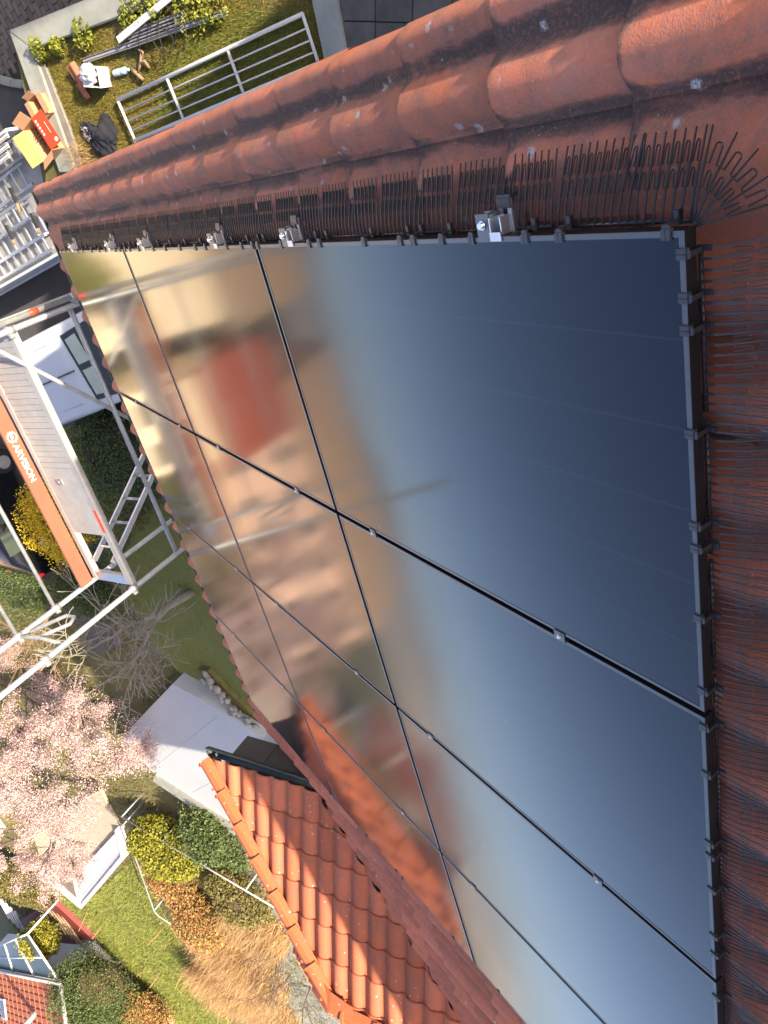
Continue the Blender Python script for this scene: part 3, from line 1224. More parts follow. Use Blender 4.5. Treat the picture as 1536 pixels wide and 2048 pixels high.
def tine_z(lev, x):
    k = TINES[lev][1]
    for (a, za, _), (b, zb, _) in zip(k, k[1:]):
        if x <= b:
            return za + (zb - za) * (x - a) / (b - a)
    return k[-1][1]


def surf(x, s):
    """height of the tiles at a roof spot"""
    u = ((x + .215) / TW) % 1.0
    f = ((s - LIP0) / GAUGE) % 1.0
    return HB + profile_normal(u) + .02 * f


def lev_for(h):
    return min(range(len(LEV)), key=lambda i: abs(LEV[i] - h))


def strip(spots, label, group, loc, dark=False):
    """spots: list of (matrix, level); one strip with its prongs and two meander wires"""
    e = empty('bird_spike_strip', loc)
    tag(e, label, 'bird spikes', group)
    mb = MB()
    a, b = spots[0][0], spots[-1][0]
    mb.tube([a @ Vector((.004, 0, -.042)), b @ Vector((.004, 0, -.042))], .005, 6)
    mb.build('base_bar', M['plastic'], e)
    for m4, l in spots:
        link('tine', (TINES_D if dark else TINES)[l][0], e, m4)
    for r0, r1 in ((.062, .090), (.100, .132)):
        pts = []
        for i, (m4, l) in enumerate(spots[:-1]):
            m2, l2 = spots[i + 1]
            q = lambda t, r: (m4 @ Vector((r, 0, tine_z(l, r) - .001))).lerp(m2 @ Vector((r, 0, tine_z(l2, r) - .001)), t)
            pts += [q(.02, r0), q(.30, r0), q(.36, r1 - .003), q(.46, r1), q(.60, r1), q(.68, r1 - .003), q(.76, r0)]
        mb = MB()
        mb.tube(pts, .0018 if dark else .0011, 4)
        mb.build('meander_wire', M['tine_shaded' if dark else 'tine'], e)
    return e


SPC = GAUGE / 17
nst = 16
ordw = lambda i, n: '%s strip on the verge side counted from the ridge' % ['first', 'second', 'third', 'fourth', 'fifth', 'sixth', 'seventh', 'eighth', 'ninth', 'tenth', 'eleventh', 'twelfth', 'thirteenth', 'fourteenth', 'fifteenth', 'sixteenth'][i]
for i in range(nst):
    s0 = .005 + i * GAUGE
    spots = []
    for t in range(17):
        s = s0 + (t + .5) * SPC
        sp = [j for j in SR if abs(s - j) < .034]
        h = HB + .032 + .022 * (((s - LIP0) / GAUGE) % 1.0) + .008
        m4 = frame_m(RP(-.003, s, 0), (-1, 0, 0), tuple(UPS * -1), tuple(NRM)) @ Matrix.Rotation(R(jr.uniform(-.6, .6) - 11), 4, 'Z')
        spots.append((m4, lev_for(h)))
    strip(spots, 'black wire bird spikes, ' + ordw(i, nst), 'bird spike strips on the verge side', RP(0, s0 + .16, -.05), True)
nsr = 10
for i in range(nsr):
    x0 = .03 + i * GAUGE
    spots = []
    for t in range(17):
        x = x0 + (t + .5) * SPC
        h = surf(x, -.13) + .012
        m4 = frame_m(RP(x, .003, 0), tuple(UPS), (-1, 0, 0), tuple(NRM)) @ Matrix.Rotation(R(jr.uniform(-.6, .6) + 4), 4, 'Z')
        spots.append((m4, lev_for(h)))
    strip(spots, 'black wire bird spikes, ' + ordw(i, nsr).replace('verge side', 'ridge side').replace('from the ridge', 'from the verge corner'), 'bird spike strips on the ridge side', RP(x0 + .16, 0, -.05))
spots = []
for t, a in enumerate((14, 30, 46, 62, 78)):
    d = Vector((-1, 0, 0)) * math.cos(R(a)) + UPS * math.sin(R(a))
    m4 = frame_m(RP(.0, .0, .012), tuple(d), tuple(NRM.cross(d)), tuple(NRM)) @ Matrix.Rotation(R(-6), 4, 'Y')
    spots.append((m4, 3))
strip(spots, 'splayed bird spikes at the panel corner between verge and ridge', None, RP(0, 0, -.05), True)

# ------------------------------------------------------------------ scaffold
SC = empty('scaffold', (1.9, -6.3, 0))
tag(SC, 'galvanised scaffold bay with aluminium deck and orange toe board at the eaves', 'scaffold')
YI, YO, ZD = -5.93, -6.63, 6.60
XA, XB = .535, 3.29


def tb(name, pts, r=.0242, mat='galv', parent=SC, n=10):
    mb = MB()
    mb.tube(pts, r, n)
    return mb.build(name, M[mat], parent)


tb('standard', [(XA, YI, 0), (XA, YI, 8.9)], .027)
tb('standard', [(XB, YI, 0), (XB, YI, 9.3)], .027)
tb('standard', [(XA, YO - .03, 0), (XA, YO - .03, 8.2)], .027)
tb('standard', [(XB + .02, YO - .03, 0), (XB + .02, YO - .03, 8.2)], .027)
sl = tb('standard', [(XA - .075, YI + .02, 5.6), (XA - .075, YI + .02, 8.6)], .025)
m_ = MB()
m_.tube([(XA - .075, YI + .02, 6.30), (XA - .075, YI + .02, 6.40)], .0262, 12)
m_.build('marker_band', M['red_tape'], sl)
for x, y, z in ((XA, YI, 5.75), (XB, YI, 5.72), (XA - .075, YI + .02, 5.9), (XA, YI, 6.62), (XB, YI, 6.62), (XB + .02, YO - .03, 7.08), (XB + .02, YO - .03, 7.55), (XB, YI, 7.75), (XA, YO - .03, 7.08)):
    m_ = MB()
    m_.tube([(x, y, z - .035), (x, y, z + .035)], .038, 10)
    m_.cbox((x + .04, y, z), (.05, .03, .045))
    m_.tube([(x + .05, y - .03, z), (x + .05, y + .035, z)], .008, 6)
    m_.build('coupler', M['galv'], SC)
# ledgers between the standards, below and beside the eaves
tb('ledger', [(XA, YI - .02, 5.95), (XB, YI - .02, 5.95)])
tb('ledger', [(XA, YI - .02, 4.55), (XB, YI - .02, 4.55)])
tb('ledger', [(XA, YO, 4.55), (XB, YO, 4.55)])
tb('diagonal_brace', [(XA + .03, YI - .05, 6.85), (1.95, YI - .03, 5.62)], .022)
tb('diagonal_brace', [(XA, YO - .06, 4.55), (XB, YO - .06, 2.5)], .022)
for z in (7.08, 7.55):
    tb('guard_rail', [(XA, YO - .06, z), (XB + .02, YO - .06, z)], .0195)
for x in (XA, XB + .01):
    tb('transom', [(x, YI, ZD - .07), (x, YO - .03, ZD - .07)], .0242)
    tb('transom', [(x, YI, 4.5), (x, YO - .03, 4.5)], .0242)
tb('end_guard', [(XB + .02, YO - .03, 7.55), (XB + .02, YO + .16, 7.52), (XB + .02, YO + .22, 7.50), (XB + .01, YI, 7.52)], .019)
tb('end_guard', [(XB + .03, YO + .02, 7.45), (XB + .03, YO + .22, 7.14), (XB + .03, YO + .34, 7.14), (XB + .03, YO + .40, 7.24), (XB + .03, YO + .20, 7.52)], .019)
# deck: side beams, grooved planks, plain hatch plate, open hatch
x0, x1, y0, y1 = XA + .03, XB - .03, YO + .055, YI - .03
mb = MB()
mb.box((x0, y1 - .065, ZD - .06), (x1, y1, ZD + .004))
mb.build('deck_beam', M['alu_dull'], SC)
mb = MB()
mb.box((x0, y0, ZD - .06), (x1, y0 + .06, ZD + .004))
mb.build('deck_beam', M['alu_dull'], SC)
nb = 22
xe = 1.90
wpl = (xe - x0) / nb
for i in range(nb):
    mb = MB()
    mb.box((x0 + i * wpl + .002, y0 + .0605, ZD - .025), (x0 + (i + 1) * wpl - .002, y1 - .0655, ZD + .0 - .002 * (i % 3)))
    mb.build('deck_plank', M['alu_dull'], SC)
mb = MB()
mb.box((xe + .002, y0 + .0605, ZD - .02), (2.66, y1 - .0655, ZD + .001))
hp = mb.build('hatch_plate', M['alu_dull'], SC)
mb = MB()
mb.box((2.02, y0 + .20, ZD + .0012), (2.08, y0 + .29, ZD + .012))
mb.tube([(2.03, y0 + .21, ZD + .012), (2.03, y0 + .28, ZD + .03), (2.07, y0 + .28, ZD + .03)], .006, 6)
mb.build('hatch_handle', M['alu'], hp)
mb = MB()
mb.box((x1 - .10, y0 + .0605, ZD - .05), (x1, y1 - .0655, ZD + .0))
mb.build('deck_end', M['alu'], SC)
mb = MB()
mb.box((2.36, y1 - .052, ZD + .0042), (2.62, y1 - .012, ZD + .006))
mb.build('deck_sticker', M['red_tape'], SC)
# toe board with lettering
mb = MB()
mb.box((XA + .04, YO + .006, ZD + .012), (XB - .01, YO + .034, ZD + .165))
toe = mb.build('toe_board', M['wood_red'], SC, bevel=.003)


def text_mesh(body, size, name='lettering', extrude=.0006):
    cu = bpy.data.curves.new(name, 'FONT')
    cu.body = body
    cu.size = size
    cu.extrude = extrude
    cu.offset = .0012
    to = bpy.data.objects.new(name, cu)
    COL.objects.link(to)
    bpy.context.view_layer.update()
    dg = bpy.context.evaluated_depsgraph_get()
    me = bpy.data.meshes.new_from_object(to.evaluated_get(dg))
    bpy.data.objects.remove(to)
    return me


def put_text(body, size, m4, mat, parent, name='lettering'):
    me = text_mesh(body, size, name)
    me.materials.clear()
    me.materials.append(mat)
    return link(name, me, parent, m4)


# the board hangs the wrong way up: letters run along +X with their tops towards the deck
LT = lambda x, z: frame_m((x, YO + .0352, z), (1, 0, 0), (0, 0, -1), (0, 1, 0))
put_text('ARVISION', .092, LT(1.60, ZD + .122), M['white_print'], toe)
put_text('SOL', .040, LT(1.482, ZD + .101), M['white_print'], toe)
mb = MB()
cx, cz = 1.525, ZD + .087
for i in range(16):
    a = 2 * math.pi * i / 16
    b_ = 2 * math.pi * (i + .45) / 16
    q = lambda r, t: (cx + r * math.cos(t), YO + .0355, cz + r * math.sin(t))
    mb.add([q(.047, a), q(.062 + .006 * (i % 2), (a + b_) / 2), q(.047, b_)], [(0, 2, 1)])
ring = [(cx + r * math.cos(2 * math.pi * i / 24), YO + .0355, cz + r * math.sin(2 * math.pi * i / 24)) for r in (.040, .046) for i in range(24)]
mb.add(ring, [(i, 24 + i, 24 + (i + 1) % 24, (i + 1) % 24) for i in range(24)])
mb.build('sun_emblem', M['white_print'], toe)

# ladder under the hatch
LD = empty('ladder', (2.2, -6.3, 4.6))
tag(LD, 'aluminium ladder leading down from the open scaffold hatch', 'ladder')
la, lb = Vector((3.02, 0, ZD - .02)), Vector((1.75, 0, 4.55))
for y in (-6.14, -6.44):
    mb = MB()
    d = (lb - la).normalized()
    nrm = Vector((d.z, 0, -d.x))
    c = [la + nrm * .028, lb + nrm * .028, lb - nrm * .028, la - nrm * .028]
    mb.add([p + Vector((0, y - .012, 0)) for p in c] + [p + Vector((0, y + .012, 0)) for p in c],
           [(0, 1, 2, 3), (7, 6, 5, 4), (0, 4, 5, 1), (1, 5, 6, 2), (2, 6, 7, 3), (3, 7, 4, 0)])
    mb.build('stile', M['alu'], LD)
for i in range(8):
    p = la.lerp(lb, (i + .6) / 8.3)
    tb('rung', [(p.x, -6.43, p.z), (p.x, -6.15, p.z)], .015, 'alu', LD, 8)
# ------------------------------------------------------------------ foliage helpers
def leaf_cloud(name, mat, pts, size, parent=None, aspect=.6, jitter=.35, up=0.):
    """one small kinked leaf (two triangles) at each point, all real faces"""
    pts = np.asarray(pts, float)
    n = len(pts)
    d = rng.normal(size=(n, 3))
    d[:, 2] += up
    d /= np.linalg.norm(d, axis=1, keepdims=True) + 1e-9
    e = rng.normal(size=(n, 3))
    e -= d * np.sum(e * d, 1, keepdims=True)
    e /= np.linalg.norm(e, axis=1, keepdims=True) + 1e-9
    sz = size * (1 + jitter * rng.uniform(-1, 1, size=(n, 1)))
    w = sz * aspect * .5
    v = np.stack([pts - d * sz * .5, pts + e * w, pts + d * sz * .5, pts - e * w], 1).reshape(-1, 3)
    me = bpy.data.meshes.new(name)
    me.vertices.add(4 * n)
    me.vertices.foreach_set('co', v.ravel())
    me.loops.add(4 * n)
    me.loops.foreach_set('vertex_index', np.arange(4 * n))
    me.polygons.add(n)
    me.polygons.foreach_set('loop_start', np.arange(n) * 4)
    me.polygons.foreach_set('loop_total', np.full(n, 4))
    me.materials.append(mat)
    me.update(calc_edges=True)
    return link(name, me, parent)


def blades(name, mat, pts, h, w, parent=None, lean=.5, drift=None):
    """upright triangular blades"""
    pts = np.asarray(pts, float)
    n = len(pts)
    a = rng.uniform(0, 2 * np.pi, n)
    hh = h * rng.uniform(.5, 1.3, n)
    side = np.stack([np.cos(a), np.sin(a), np.zeros(n)], 1) * w * .5
    tip = pts + np.stack([rng.normal(0, lean, n) * hh, rng.normal(0, lean, n) * hh, hh], 1)
    if drift is not None:
        tip += np.asarray(drift) * hh[:, None]
    v = np.stack([pts - side, pts + side, tip], 1).reshape(-1, 3)
    me = bpy.data.meshes.new(name)
    me.vertices.add(3 * n)
    me.vertices.foreach_set('co', v.ravel())
    me.loops.add(3 * n)
    me.loops.foreach_set('vertex_index', np.arange(3 * n))
    me.polygons.add(n)
    me.polygons.foreach_set('loop_start', np.arange(n) * 3)
    me.polygons.foreach_set('loop_total', np.full(n, 3))
    me.materials.append(mat)
    me.update(calc_edges=True)
    return link(name, me, parent)


def in_poly(poly, n):
    """random points inside a plan polygon"""
    p = np.array(poly)
    lo, hi = p.min(0), p.max(0)
    out = np.zeros((0, 2))
    while len(out) < n:
        q = rng.uniform(lo, hi, size=(2 * n, 2))
        ins = np.zeros(len(q), bool)
        j = len(p) - 1
        for i in range(len(p)):
            c = ((p[i, 1] > q[:, 1]) != (p[j, 1] > q[:, 1])) & (q[:, 0] < (p[j, 0] - p[i, 0]) * (q[:, 1] - p[i, 1]) / (p[j, 1] - p[i, 1] + 1e-12) + p[i, 0])
            ins ^= c
            j = i
        out = np.concatenate([out, q[ins]])
    return out[:n]


def dome_pts(c, r, n, fill=.18, lump=.12, low=-.6):
    """points in the outer layer of a lumpy dome"""
    d = rng.normal(size=(n, 3))
    d /= np.linalg.norm(d, axis=1, keepdims=True)
    d = d[d[:, 2] > low]
    k = rng.normal(size=(26, 3))
    k /= np.linalg.norm(k, axis=1, keepdims=True)
    am = rng.uniform(-lump * 1.3, lump * 1.6, 26)
    rad = 1 + np.sum(am * np.maximum(0, d @ k.T) ** 14, 1) - fill * rng.uniform(0, 1, len(d)) ** 2
    return np.asarray(c) + d * rad[:, None] * np.asarray(r)


def lumpy(mb, c, r, nu=14, nv=8, amp=.1, seed=1):
    q = random.Random(seed)
    vs_ = []
    for i in range(nv + 1):
        t = math.pi * i / nv
        for j in range(nu):
            a = 2 * math.pi * j / nu
            k = 1 + q.uniform(-amp, amp)
            vs_.append((c[0] + r[0] * k * math.sin(t) * math.cos(a), c[1] + r[1] * k * math.sin(t) * math.sin(a), c[2] + r[2] * k * math.cos(t)))
    fs_ = []
    for i in range(nv):
        for j in range(nu):
            fs_.append((i * nu + j, (i + 1) * nu + j, (i + 1) * nu + (j + 1) % nu, i * nu + (j + 1) % nu))
    mb.add(vs_, fs_, True)
    return mb


def bush(name, label, c, r, n, leaf, size, mat='bark_d', group=None, core=(.014, .02, .008), low=-.7, aspect=.6, clump=True):
    """a bush: stems inside, a lumpy layer of leaves outside"""
    b = empty(name, (c[0], c[1], 0))
    tag(b, label, 'bush', group)
    sprig = dome_pts(c, [q * 1.12 for q in r], n // 7, .25, .35, low)
    n = int(n * max(1, r[0] * r[1] / 2.2))
    if clump:                                               # several uneven rounded boughs instead of one dome
        pp_ = []
        k_ = 11
        for i_ in range(k_):
            d_ = rng.normal(size=3)
            d_[2] = abs(d_[2]) * .8
            d_ /= np.linalg.norm(d_)
            f_ = rng.uniform(.30, .62)
            rr_ = rng.uniform(.34, .56)
            cc_ = np.asarray(c) + d_ * np.asarray(r) * f_
            pp_.append(dome_pts(cc_, [q * rr_ for q in r], int(n / k_ * 1.5), .45, .3, -.8))
        pp_.append(dome_pts(c, [q * .75 for q in r], n // 3, .4, .2, low))
        pp_ = np.concatenate(pp_)
        pp_ = pp_[pp_[:, 2] > .02]
        leaf_cloud('foliage', M[leaf], pp_, size, b, aspect)
    else:
        leaf_cloud('foliage', M[leaf], np.concatenate([dome_pts(c, r, n, .16, .22, low), dome_pts(c, [q * .8 for q in r], n // 3, .3, .2, low), sprig]), size, b, aspect)
    q = random.Random(int(c[0] * 100))
    for i in range(5):
        a = q.uniform(0, 6.28)
        mb = MB()
        p0 = Vector((c[0] + .1 * math.cos(a), c[1] + .1 * math.sin(a), 0))
        p1 = Vector((c[0] + .55 * r[0] * math.cos(a), c[1] + .55 * r[1] * math.sin(a), c[2] + .3 * r[2]))
        mb.tube([p0, p0.lerp(p1, .5) + Vector((0, 0, .1)), p1], [.03, .022, .01], 5)
        mb.build('stem', M[mat], b)
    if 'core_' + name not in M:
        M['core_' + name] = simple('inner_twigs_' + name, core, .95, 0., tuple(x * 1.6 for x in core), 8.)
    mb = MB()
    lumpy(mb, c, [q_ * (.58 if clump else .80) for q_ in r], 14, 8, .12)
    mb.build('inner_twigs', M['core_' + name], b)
    return b


def grow(q, p, d, length, rad, depth, segs, tips, droop=0., spread=.6, kids=(2, 4)):
    """recursive limbs; fills segs with (points, radii) and tips with end points"""
    pts, rr = [Vector(p)], [rad]
    n = 4
    dd = Vector(d).normalized()
    for i in range(n):
        dd = (dd + Vector((q.gauss(0, .16), q.gauss(0, .16), q.gauss(0, .10) - droop))).normalized()
        pts.append(pts[-1] + dd * length / n)
        rr.append(rad * (1 - .55 * (i + 1) / n))
    segs.append((pts, rr, depth))
    if depth == 0:
        tips += [pts[-1], pts[-2], pts[2]]
        return
    for k in range(q.randint(*kids)):
        t = q.uniform(.35, 1)
        i = min(int(t * n), n - 1)
        b = pts[i].lerp(pts[i + 1], t * n - i)
        ax = Vector((q.gauss(0, 1), q.gauss(0, 1), q.gauss(0, .6)))
        nd = (dd + ax.normalized() * spread * q.uniform(.7, 1.5)).normalized()
        grow(q, b, nd, length * q.uniform(.55, .8), rr[i] * .62, depth - 1, segs, tips, droop, spread, kids)
    if depth >= 1:
        grow(q, pts[-1], dd, length * .7, rr[-1], depth - 1, segs, tips, droop, spread, kids)


def woody(parent, q, base, d, length, rad, depth, mat, droop=0., spread=.6, kids=(2, 4), rmin=.0045):
    segs, tips = [], []
    grow(q, base, d, length, rad, depth, segs, tips, droop, spread, kids)
    mb = MB()
    mb.tube(segs[0][0], segs[0][1], 8)
    mb.build('trunk', M[mat], parent)
    big = [s for s in segs[1:] if s[2] >= depth - 1]
    for s in big:
        mb = MB()
        mb.tube(s[0], s[1], 6)
        mb.build('limb', M[mat], parent)
    mb = MB()
    for s in segs[1:]:
        if s[2] < depth - 1:
            mb.tube(s[0], [max(x, rmin) for x in s[1]], 4, False)
    o = mb.build('twigs', M[mat], parent)
    o['kind'] = 'stuff'
    return segs, tips


# ------------------------------------------------------------------ raised garden beside the gable
def plan(pxs, z):
    return [(PZ(u, v, z).x, PZ(u, v, z).y) for u, v in pxs]


mb = MB()
gpoly = [(-2.75, -11.35), (-.6, -12.1), (-.24, -11.0), (-.24, 1.0), (-2.75, 1.0)]
mb.slab(gpoly, 0, GZ)
structure(mb.build('garden_ground', M['soil']))
wz = GZ + .10
a, b, c, d = [PZ(u, v, wz) for u, v in ((17, 61), (167, 0), (281, 0), (65, 98))]
dirv = (b - a).normalized()
w1 = empty('retaining_wall', (a.x, a.y, 0))
tag(w1, 'weathered concrete retaining wall round the corner of the garden', 'wall')
mb = MB()
ext = dirv * 7
mb.slab([(a.x, a.y), ((a + ext).x, (a + ext).y), ((d + ext).x, (d + ext).y), (d.x, d.y)], 0, wz)
mb.build('long_arm', M['concrete'], w1, bevel=.012)
e_, f_ = PZ(152, 345, wz), PZ(118, 345, wz)
mb = MB()
mb.slab([(a.x + .012, a.y - .004), (d.x - .004, d.y - .004), (e_.x, e_.y), (f_.x, f_.y)], 0, wz - .004)
mb.build('short_arm', M['concrete'], w1, bevel=.012)
# paler rough strip on the garden side of the short arm
mb = MB()
mb.slab(plan([(74, 122), (88, 130), (140, 262), (165, 345), (150, 345), (97, 190)], GZ + .06), GZ - .1, GZ + .06)
mb.build('rough_edge', M['stone'], w1)
# concrete strip and slabs at the gable
st = empty('concrete_edging', (-1.5, -5.6, GZ))
tag(st, 'grey concrete edging strip between the grass and the dark slabs', 'edging')
mb = MB()
mb.slab(plan([(610, -60), (664, -60), (700, 140), (652, 140)], GZ + .06), GZ - .2, GZ + .06)
mb.build('strip', M['concrete'], st, bevel=.01)
pv = structure(MB().slab(plan([(672, -80), (1000, -80), (1000, 160), (712, 160)], GZ + .004), GZ - .3, GZ + .004).build('slab_bed', M['joint']))
o_ = PZ(676, -40, GZ + .03)
ux = (PZ(800, -40, GZ + .03) - o_)
ux.z = 0
ux = ux.normalized()
uy = Vector((-ux.y, ux.x, 0))
for i in range(5):
    for j in range(-4, 3):
        p = o_ + ux * (i * .505 + .01) + uy * (j * .505 + .1)
        mb = MB()
        mb.slab([(p.x, p.y), (p.x + ux.x * .495, p.y + ux.y * .495), (p.x + ux.x * .495 + uy.x * .495, p.y + ux.y * .495 + uy.y * .495), (p.x + uy.x * .495, p.y + uy.y * .495)], GZ - .02, GZ + .03 + jr.uniform(-.003, .003))
        mb.build('slab', M['concrete_d'], pv, bevel=.006)

# mossy grass, one mass of blades
gp = plan([(72, 125), (285, 5), (420, -60), (640, -60), (660, 125), (660, 140), (160, 345)], GZ)
n_ = 52000
q2 = in_poly(gp, n_)
dens = np.sin(q2[:, 0] * 3.1 + np.sin(q2[:, 1] * 2.3)) + np.sin(q2[:, 1] * 4.7 + q2[:, 0] * 1.7) + rng.normal(0, .9, len(q2))
q2 = q2[dens > -1.0]
o = blades('moss_and_grass', M['moss_blade'], np.column_stack([q2, np.full(len(q2), GZ - .005)]), .045, .010, None, 1.0)
tag(o, 'yellowing mossy grass of the small raised garden', 'grass', kind='stuff')
q2 = in_poly(plan([(330, 120), (480, 20), (620, 30), (650, 140), (300, 300)], GZ), 16000)
o = blades('shaded_grass', M['grass_blade'], np.column_stack([q2, np.full(len(q2), GZ - .005)]), .06, .009, None, .9)
tag(o, 'longer dark grass around the white railing', 'grass', kind='stuff')
# clumps of lime-green plants
for i, (u, v, r, lab) in enumerate(((78, 98, .17, 'lime green leafy plant in the concrete wall corner'), (115, 92, .12, 'small lime green plant second from the wall corner'), (168, 72, .2, 'lime green leafy plant midway along the long concrete wall'),
                          (262, 28, .26, 'lime green plant clump behind the grey profile stack'), (300, 8, .22, 'lime green plant clump at the frame top above the profiles'), (375, 12, .30, 'lime green plant clump right of the black cable'), (420, 5, .25, 'rightmost lime green plant clump by the garden wall'))):
    p = PZ(u, v, GZ + .1)
    pl = empty('leafy_plant', (p.x, p.y, GZ))
    tag(pl, lab, 'plant', 'lime green plants in the garden')
    leaf_cloud('leaves', M['lime_leaf'], dome_pts((p.x, p.y, GZ + .06), (r, r, .16), 420, .5, .3, -.1), .055, pl, .7, .4, .4)
    mb = MB()
    for k in range(7):
        an = jr.uniform(0, 6.28)
        mb.tube([(p.x, p.y, GZ - .01), (p.x + .6 * r * math.cos(an), p.y + .6 * r * math.sin(an), GZ + .13)], .004, 4)
    mb.build('stalks', M['olive_leaf'], pl)

# white tubular railing lying on the grass
RLZ = GZ + .10
ra, rb, rc, rd = [PZ(u, v, RLZ) for u, v in ((235, 200), (605, 28), (637, 127), (270, 281))]
rl = empty('railing', tuple((ra + rc) / 2))
tag(rl, 'white tubular steel railing section lying in the grass beside the roof', 'railing')
L_ = lambda t, w: ra.lerp(rb, t).lerp(rd.lerp(rc, t), w)
tb('frame_tube', [L_(0, 0), L_(1, 0)], .027, 'paint_white', rl)
tb('frame_tube', [L_(0, 1), L_(1, 1)], .027, 'paint_white', rl)
for t in (0, .305, .64, 1):
    tb('post', [L_(t, -.03), L_(t, 1.05)], .022, 'paint_white', rl)
for w in (.28, .52, .76):
    tb('bar', [L_(0, w), L_(1, w)], .011, 'paint_white', rl, 8)

# loose aluminium profiles


def lying_bar(name, label, p0, p1, w, h, mat, cat, group=None, u_channel=True):
    p0, p1 = Vector(p0), Vector(p1)
    d_ = (p1 - p0)
    ln = d_.length
    d_.normalize()
    x = Vector((0, 0, 1)).cross(d_).normalized()
    z = d_.cross(x)
    m4 = frame_m(p0, tuple(d_), tuple(x), tuple(z))
    mb = MB()
    if u_channel:
        mb.box((0, -w / 2, 0), (ln, w / 2, .004), m4)
        mb.box((0, -w / 2, .004), (ln, -w / 2 + .004, h), m4)
        mb.box((0, w / 2 - .004, .004), (ln, w / 2, h), m4)
        mb.box((0, -.012, .004), (ln, .012, h * .55), m4)
    else:
        mb.box((0, -w / 2, 0), (ln, w / 2, h), m4)
    o = mb.build(name, M[mat], bevel=0)
    tag(o, label, cat, group)
    return o


G = lambda u, v, dz=.06: PZ(u, v, GZ + dz)
lying_bar('aluminium_profile', 'long thin aluminium profile reaching out of the stack towards the crate', G(168, 122), G(452, 26), .07, .04, 'alu_dull', 'profile')
for i in range(4):
    lying_bar('aluminium_profile', 'aluminium profile in the grey stack, %s' % ['lowest', 'second', 'third', 'topmost'][i] + ' of the four lying side by side', G(258 + 4 * i, 92 - 8 * i, .09), G(362 + 3 * i, 54 - 9 * i, .09), .075, .045, 'alu_dull', 'profile', 'stacked aluminium profiles')
lying_bar('plastic_plank', 'pale grey plank leaning across the stack of profiles', G(238, 80, .14), G(345, -8, .16), .085, .03, 'paint_white', 'plank', None, False)
# black cable in loops
mb = MB()
pts = []
for i in range(70):
    t = i / 69
    ang = t * 6.28 * 3.2
    pc = G(322 + 22 * math.sin(t * 5), 48 + 40 * t + 10 * math.sin(t * 9), .22 - .1 * t)
    pts.append(pc + Vector((math.cos(ang) * (.30 - .1 * t), math.sin(ang) * .24, .05 * math.sin(ang * 1.3))))
mb.tube(pts, .006, 5)
tag(mb.build('cable_coil', M['wire']), 'thin black cable tangled in loops over the aluminium profiles', 'cable')
# plastic crate with bag
cr = empty('plastic_crate', tuple(G(188, 150, 0)))
tag(cr, 'dirty white plastic crate lying in the grass, half open', 'crate')
p = G(205, 152, .0)
m4 = Matrix.Translation(p) @ Matrix.Rotation(R(74), 4, 'Z')
mb = MB()
mb.box((-.17, -.13, 0), (.17, -.122, .24), m4)
mb.box((-.17, .122, 0), (.17, .13, .24), m4)
mb.box((-.17, -.122, 0), (-.162, .122, .24), m4)
mb.box((.162, -.122, 0), (.17, .122, .24), m4)
mb.box((-.162, -.122, 0), (.162, .122, .01), m4)
mb.build('tub', M['bag'], cr)
mb = MB()
mb.box((-.175, -.135, .242), (.03, .135, .252), m4)
mb.build('lid', M['bag'], cr, bevel=.003)
bgp = G(178, 148, .22)
mb = MB()
lumpy(mb, tuple(bgp), (.12, .17, .10), 16, 9, .28, 5)
tag(mb.build('plastic_bag', M['bag']), 'crumpled white plastic bag spilling from the crate', 'bag')
# bottle
bp, bq = G(228, 147, .05), G(258, 139, .05)
mb = MB()
mb.tube([bp.lerp(bq, t) for t in (0, .04, .1, .45, .5, .55, .82, .92, .93, 1.0)], [.03, .045, .05, .05, .044, .05, .05, .018, .02, .02], 12)
tag(mb.build('plastic_bottle', M['bottle']), 'crushed clear bluish plastic bottle on the moss', 'bottle')
# broken roof tiles
for i, (u, v, rz, sc, lab) in enumerate(((155, 158, 20, .8, 'broken orange pantile piece leaning on the crate'), (165, 182, 100, .95, 'dark red ridged tile lying below the crate'), (172, 199, 95, .6, 'small red tile shard, lowest of the tile pieces'))):
    p = G(u, v, .05)
    tag(link('tile_fragment', T_MAIN, None, Matrix.Translation(p) @ Matrix.Rotation(R(rz), 4, 'Z') @ Matrix.Rotation(R(8 * i + 4), 4, 'X') @ Matrix.Scale(sc, 4)), lab, 'tile', 'broken tiles in the grass')
# curls of dry bark
for i, (pts_, lab) in enumerate((([(272, 94), (284, 104), (281, 128), (276, 145)], 'curled strip of dry bark above the bottle'), ([(279, 128), (290, 122), (299, 136)], 'short hooked strip of dry bark beside the longer curls'), ([(262, 137), (272, 146), (287, 160)], 'flat strip of dry bark right of the bottle'))):
    mb = MB()
    P_ = [G(u, v, .05 + .03 * (k % 2)) for k, (u, v) in enumerate(pts_)]
    mb.tube(P_, [.02, .028, .026, .015][:len(P_)], 6)
    tag(mb.build('bark_strip', M['strapm']), lab, 'bark', 'bark strips')
# black jacket and grey cloth


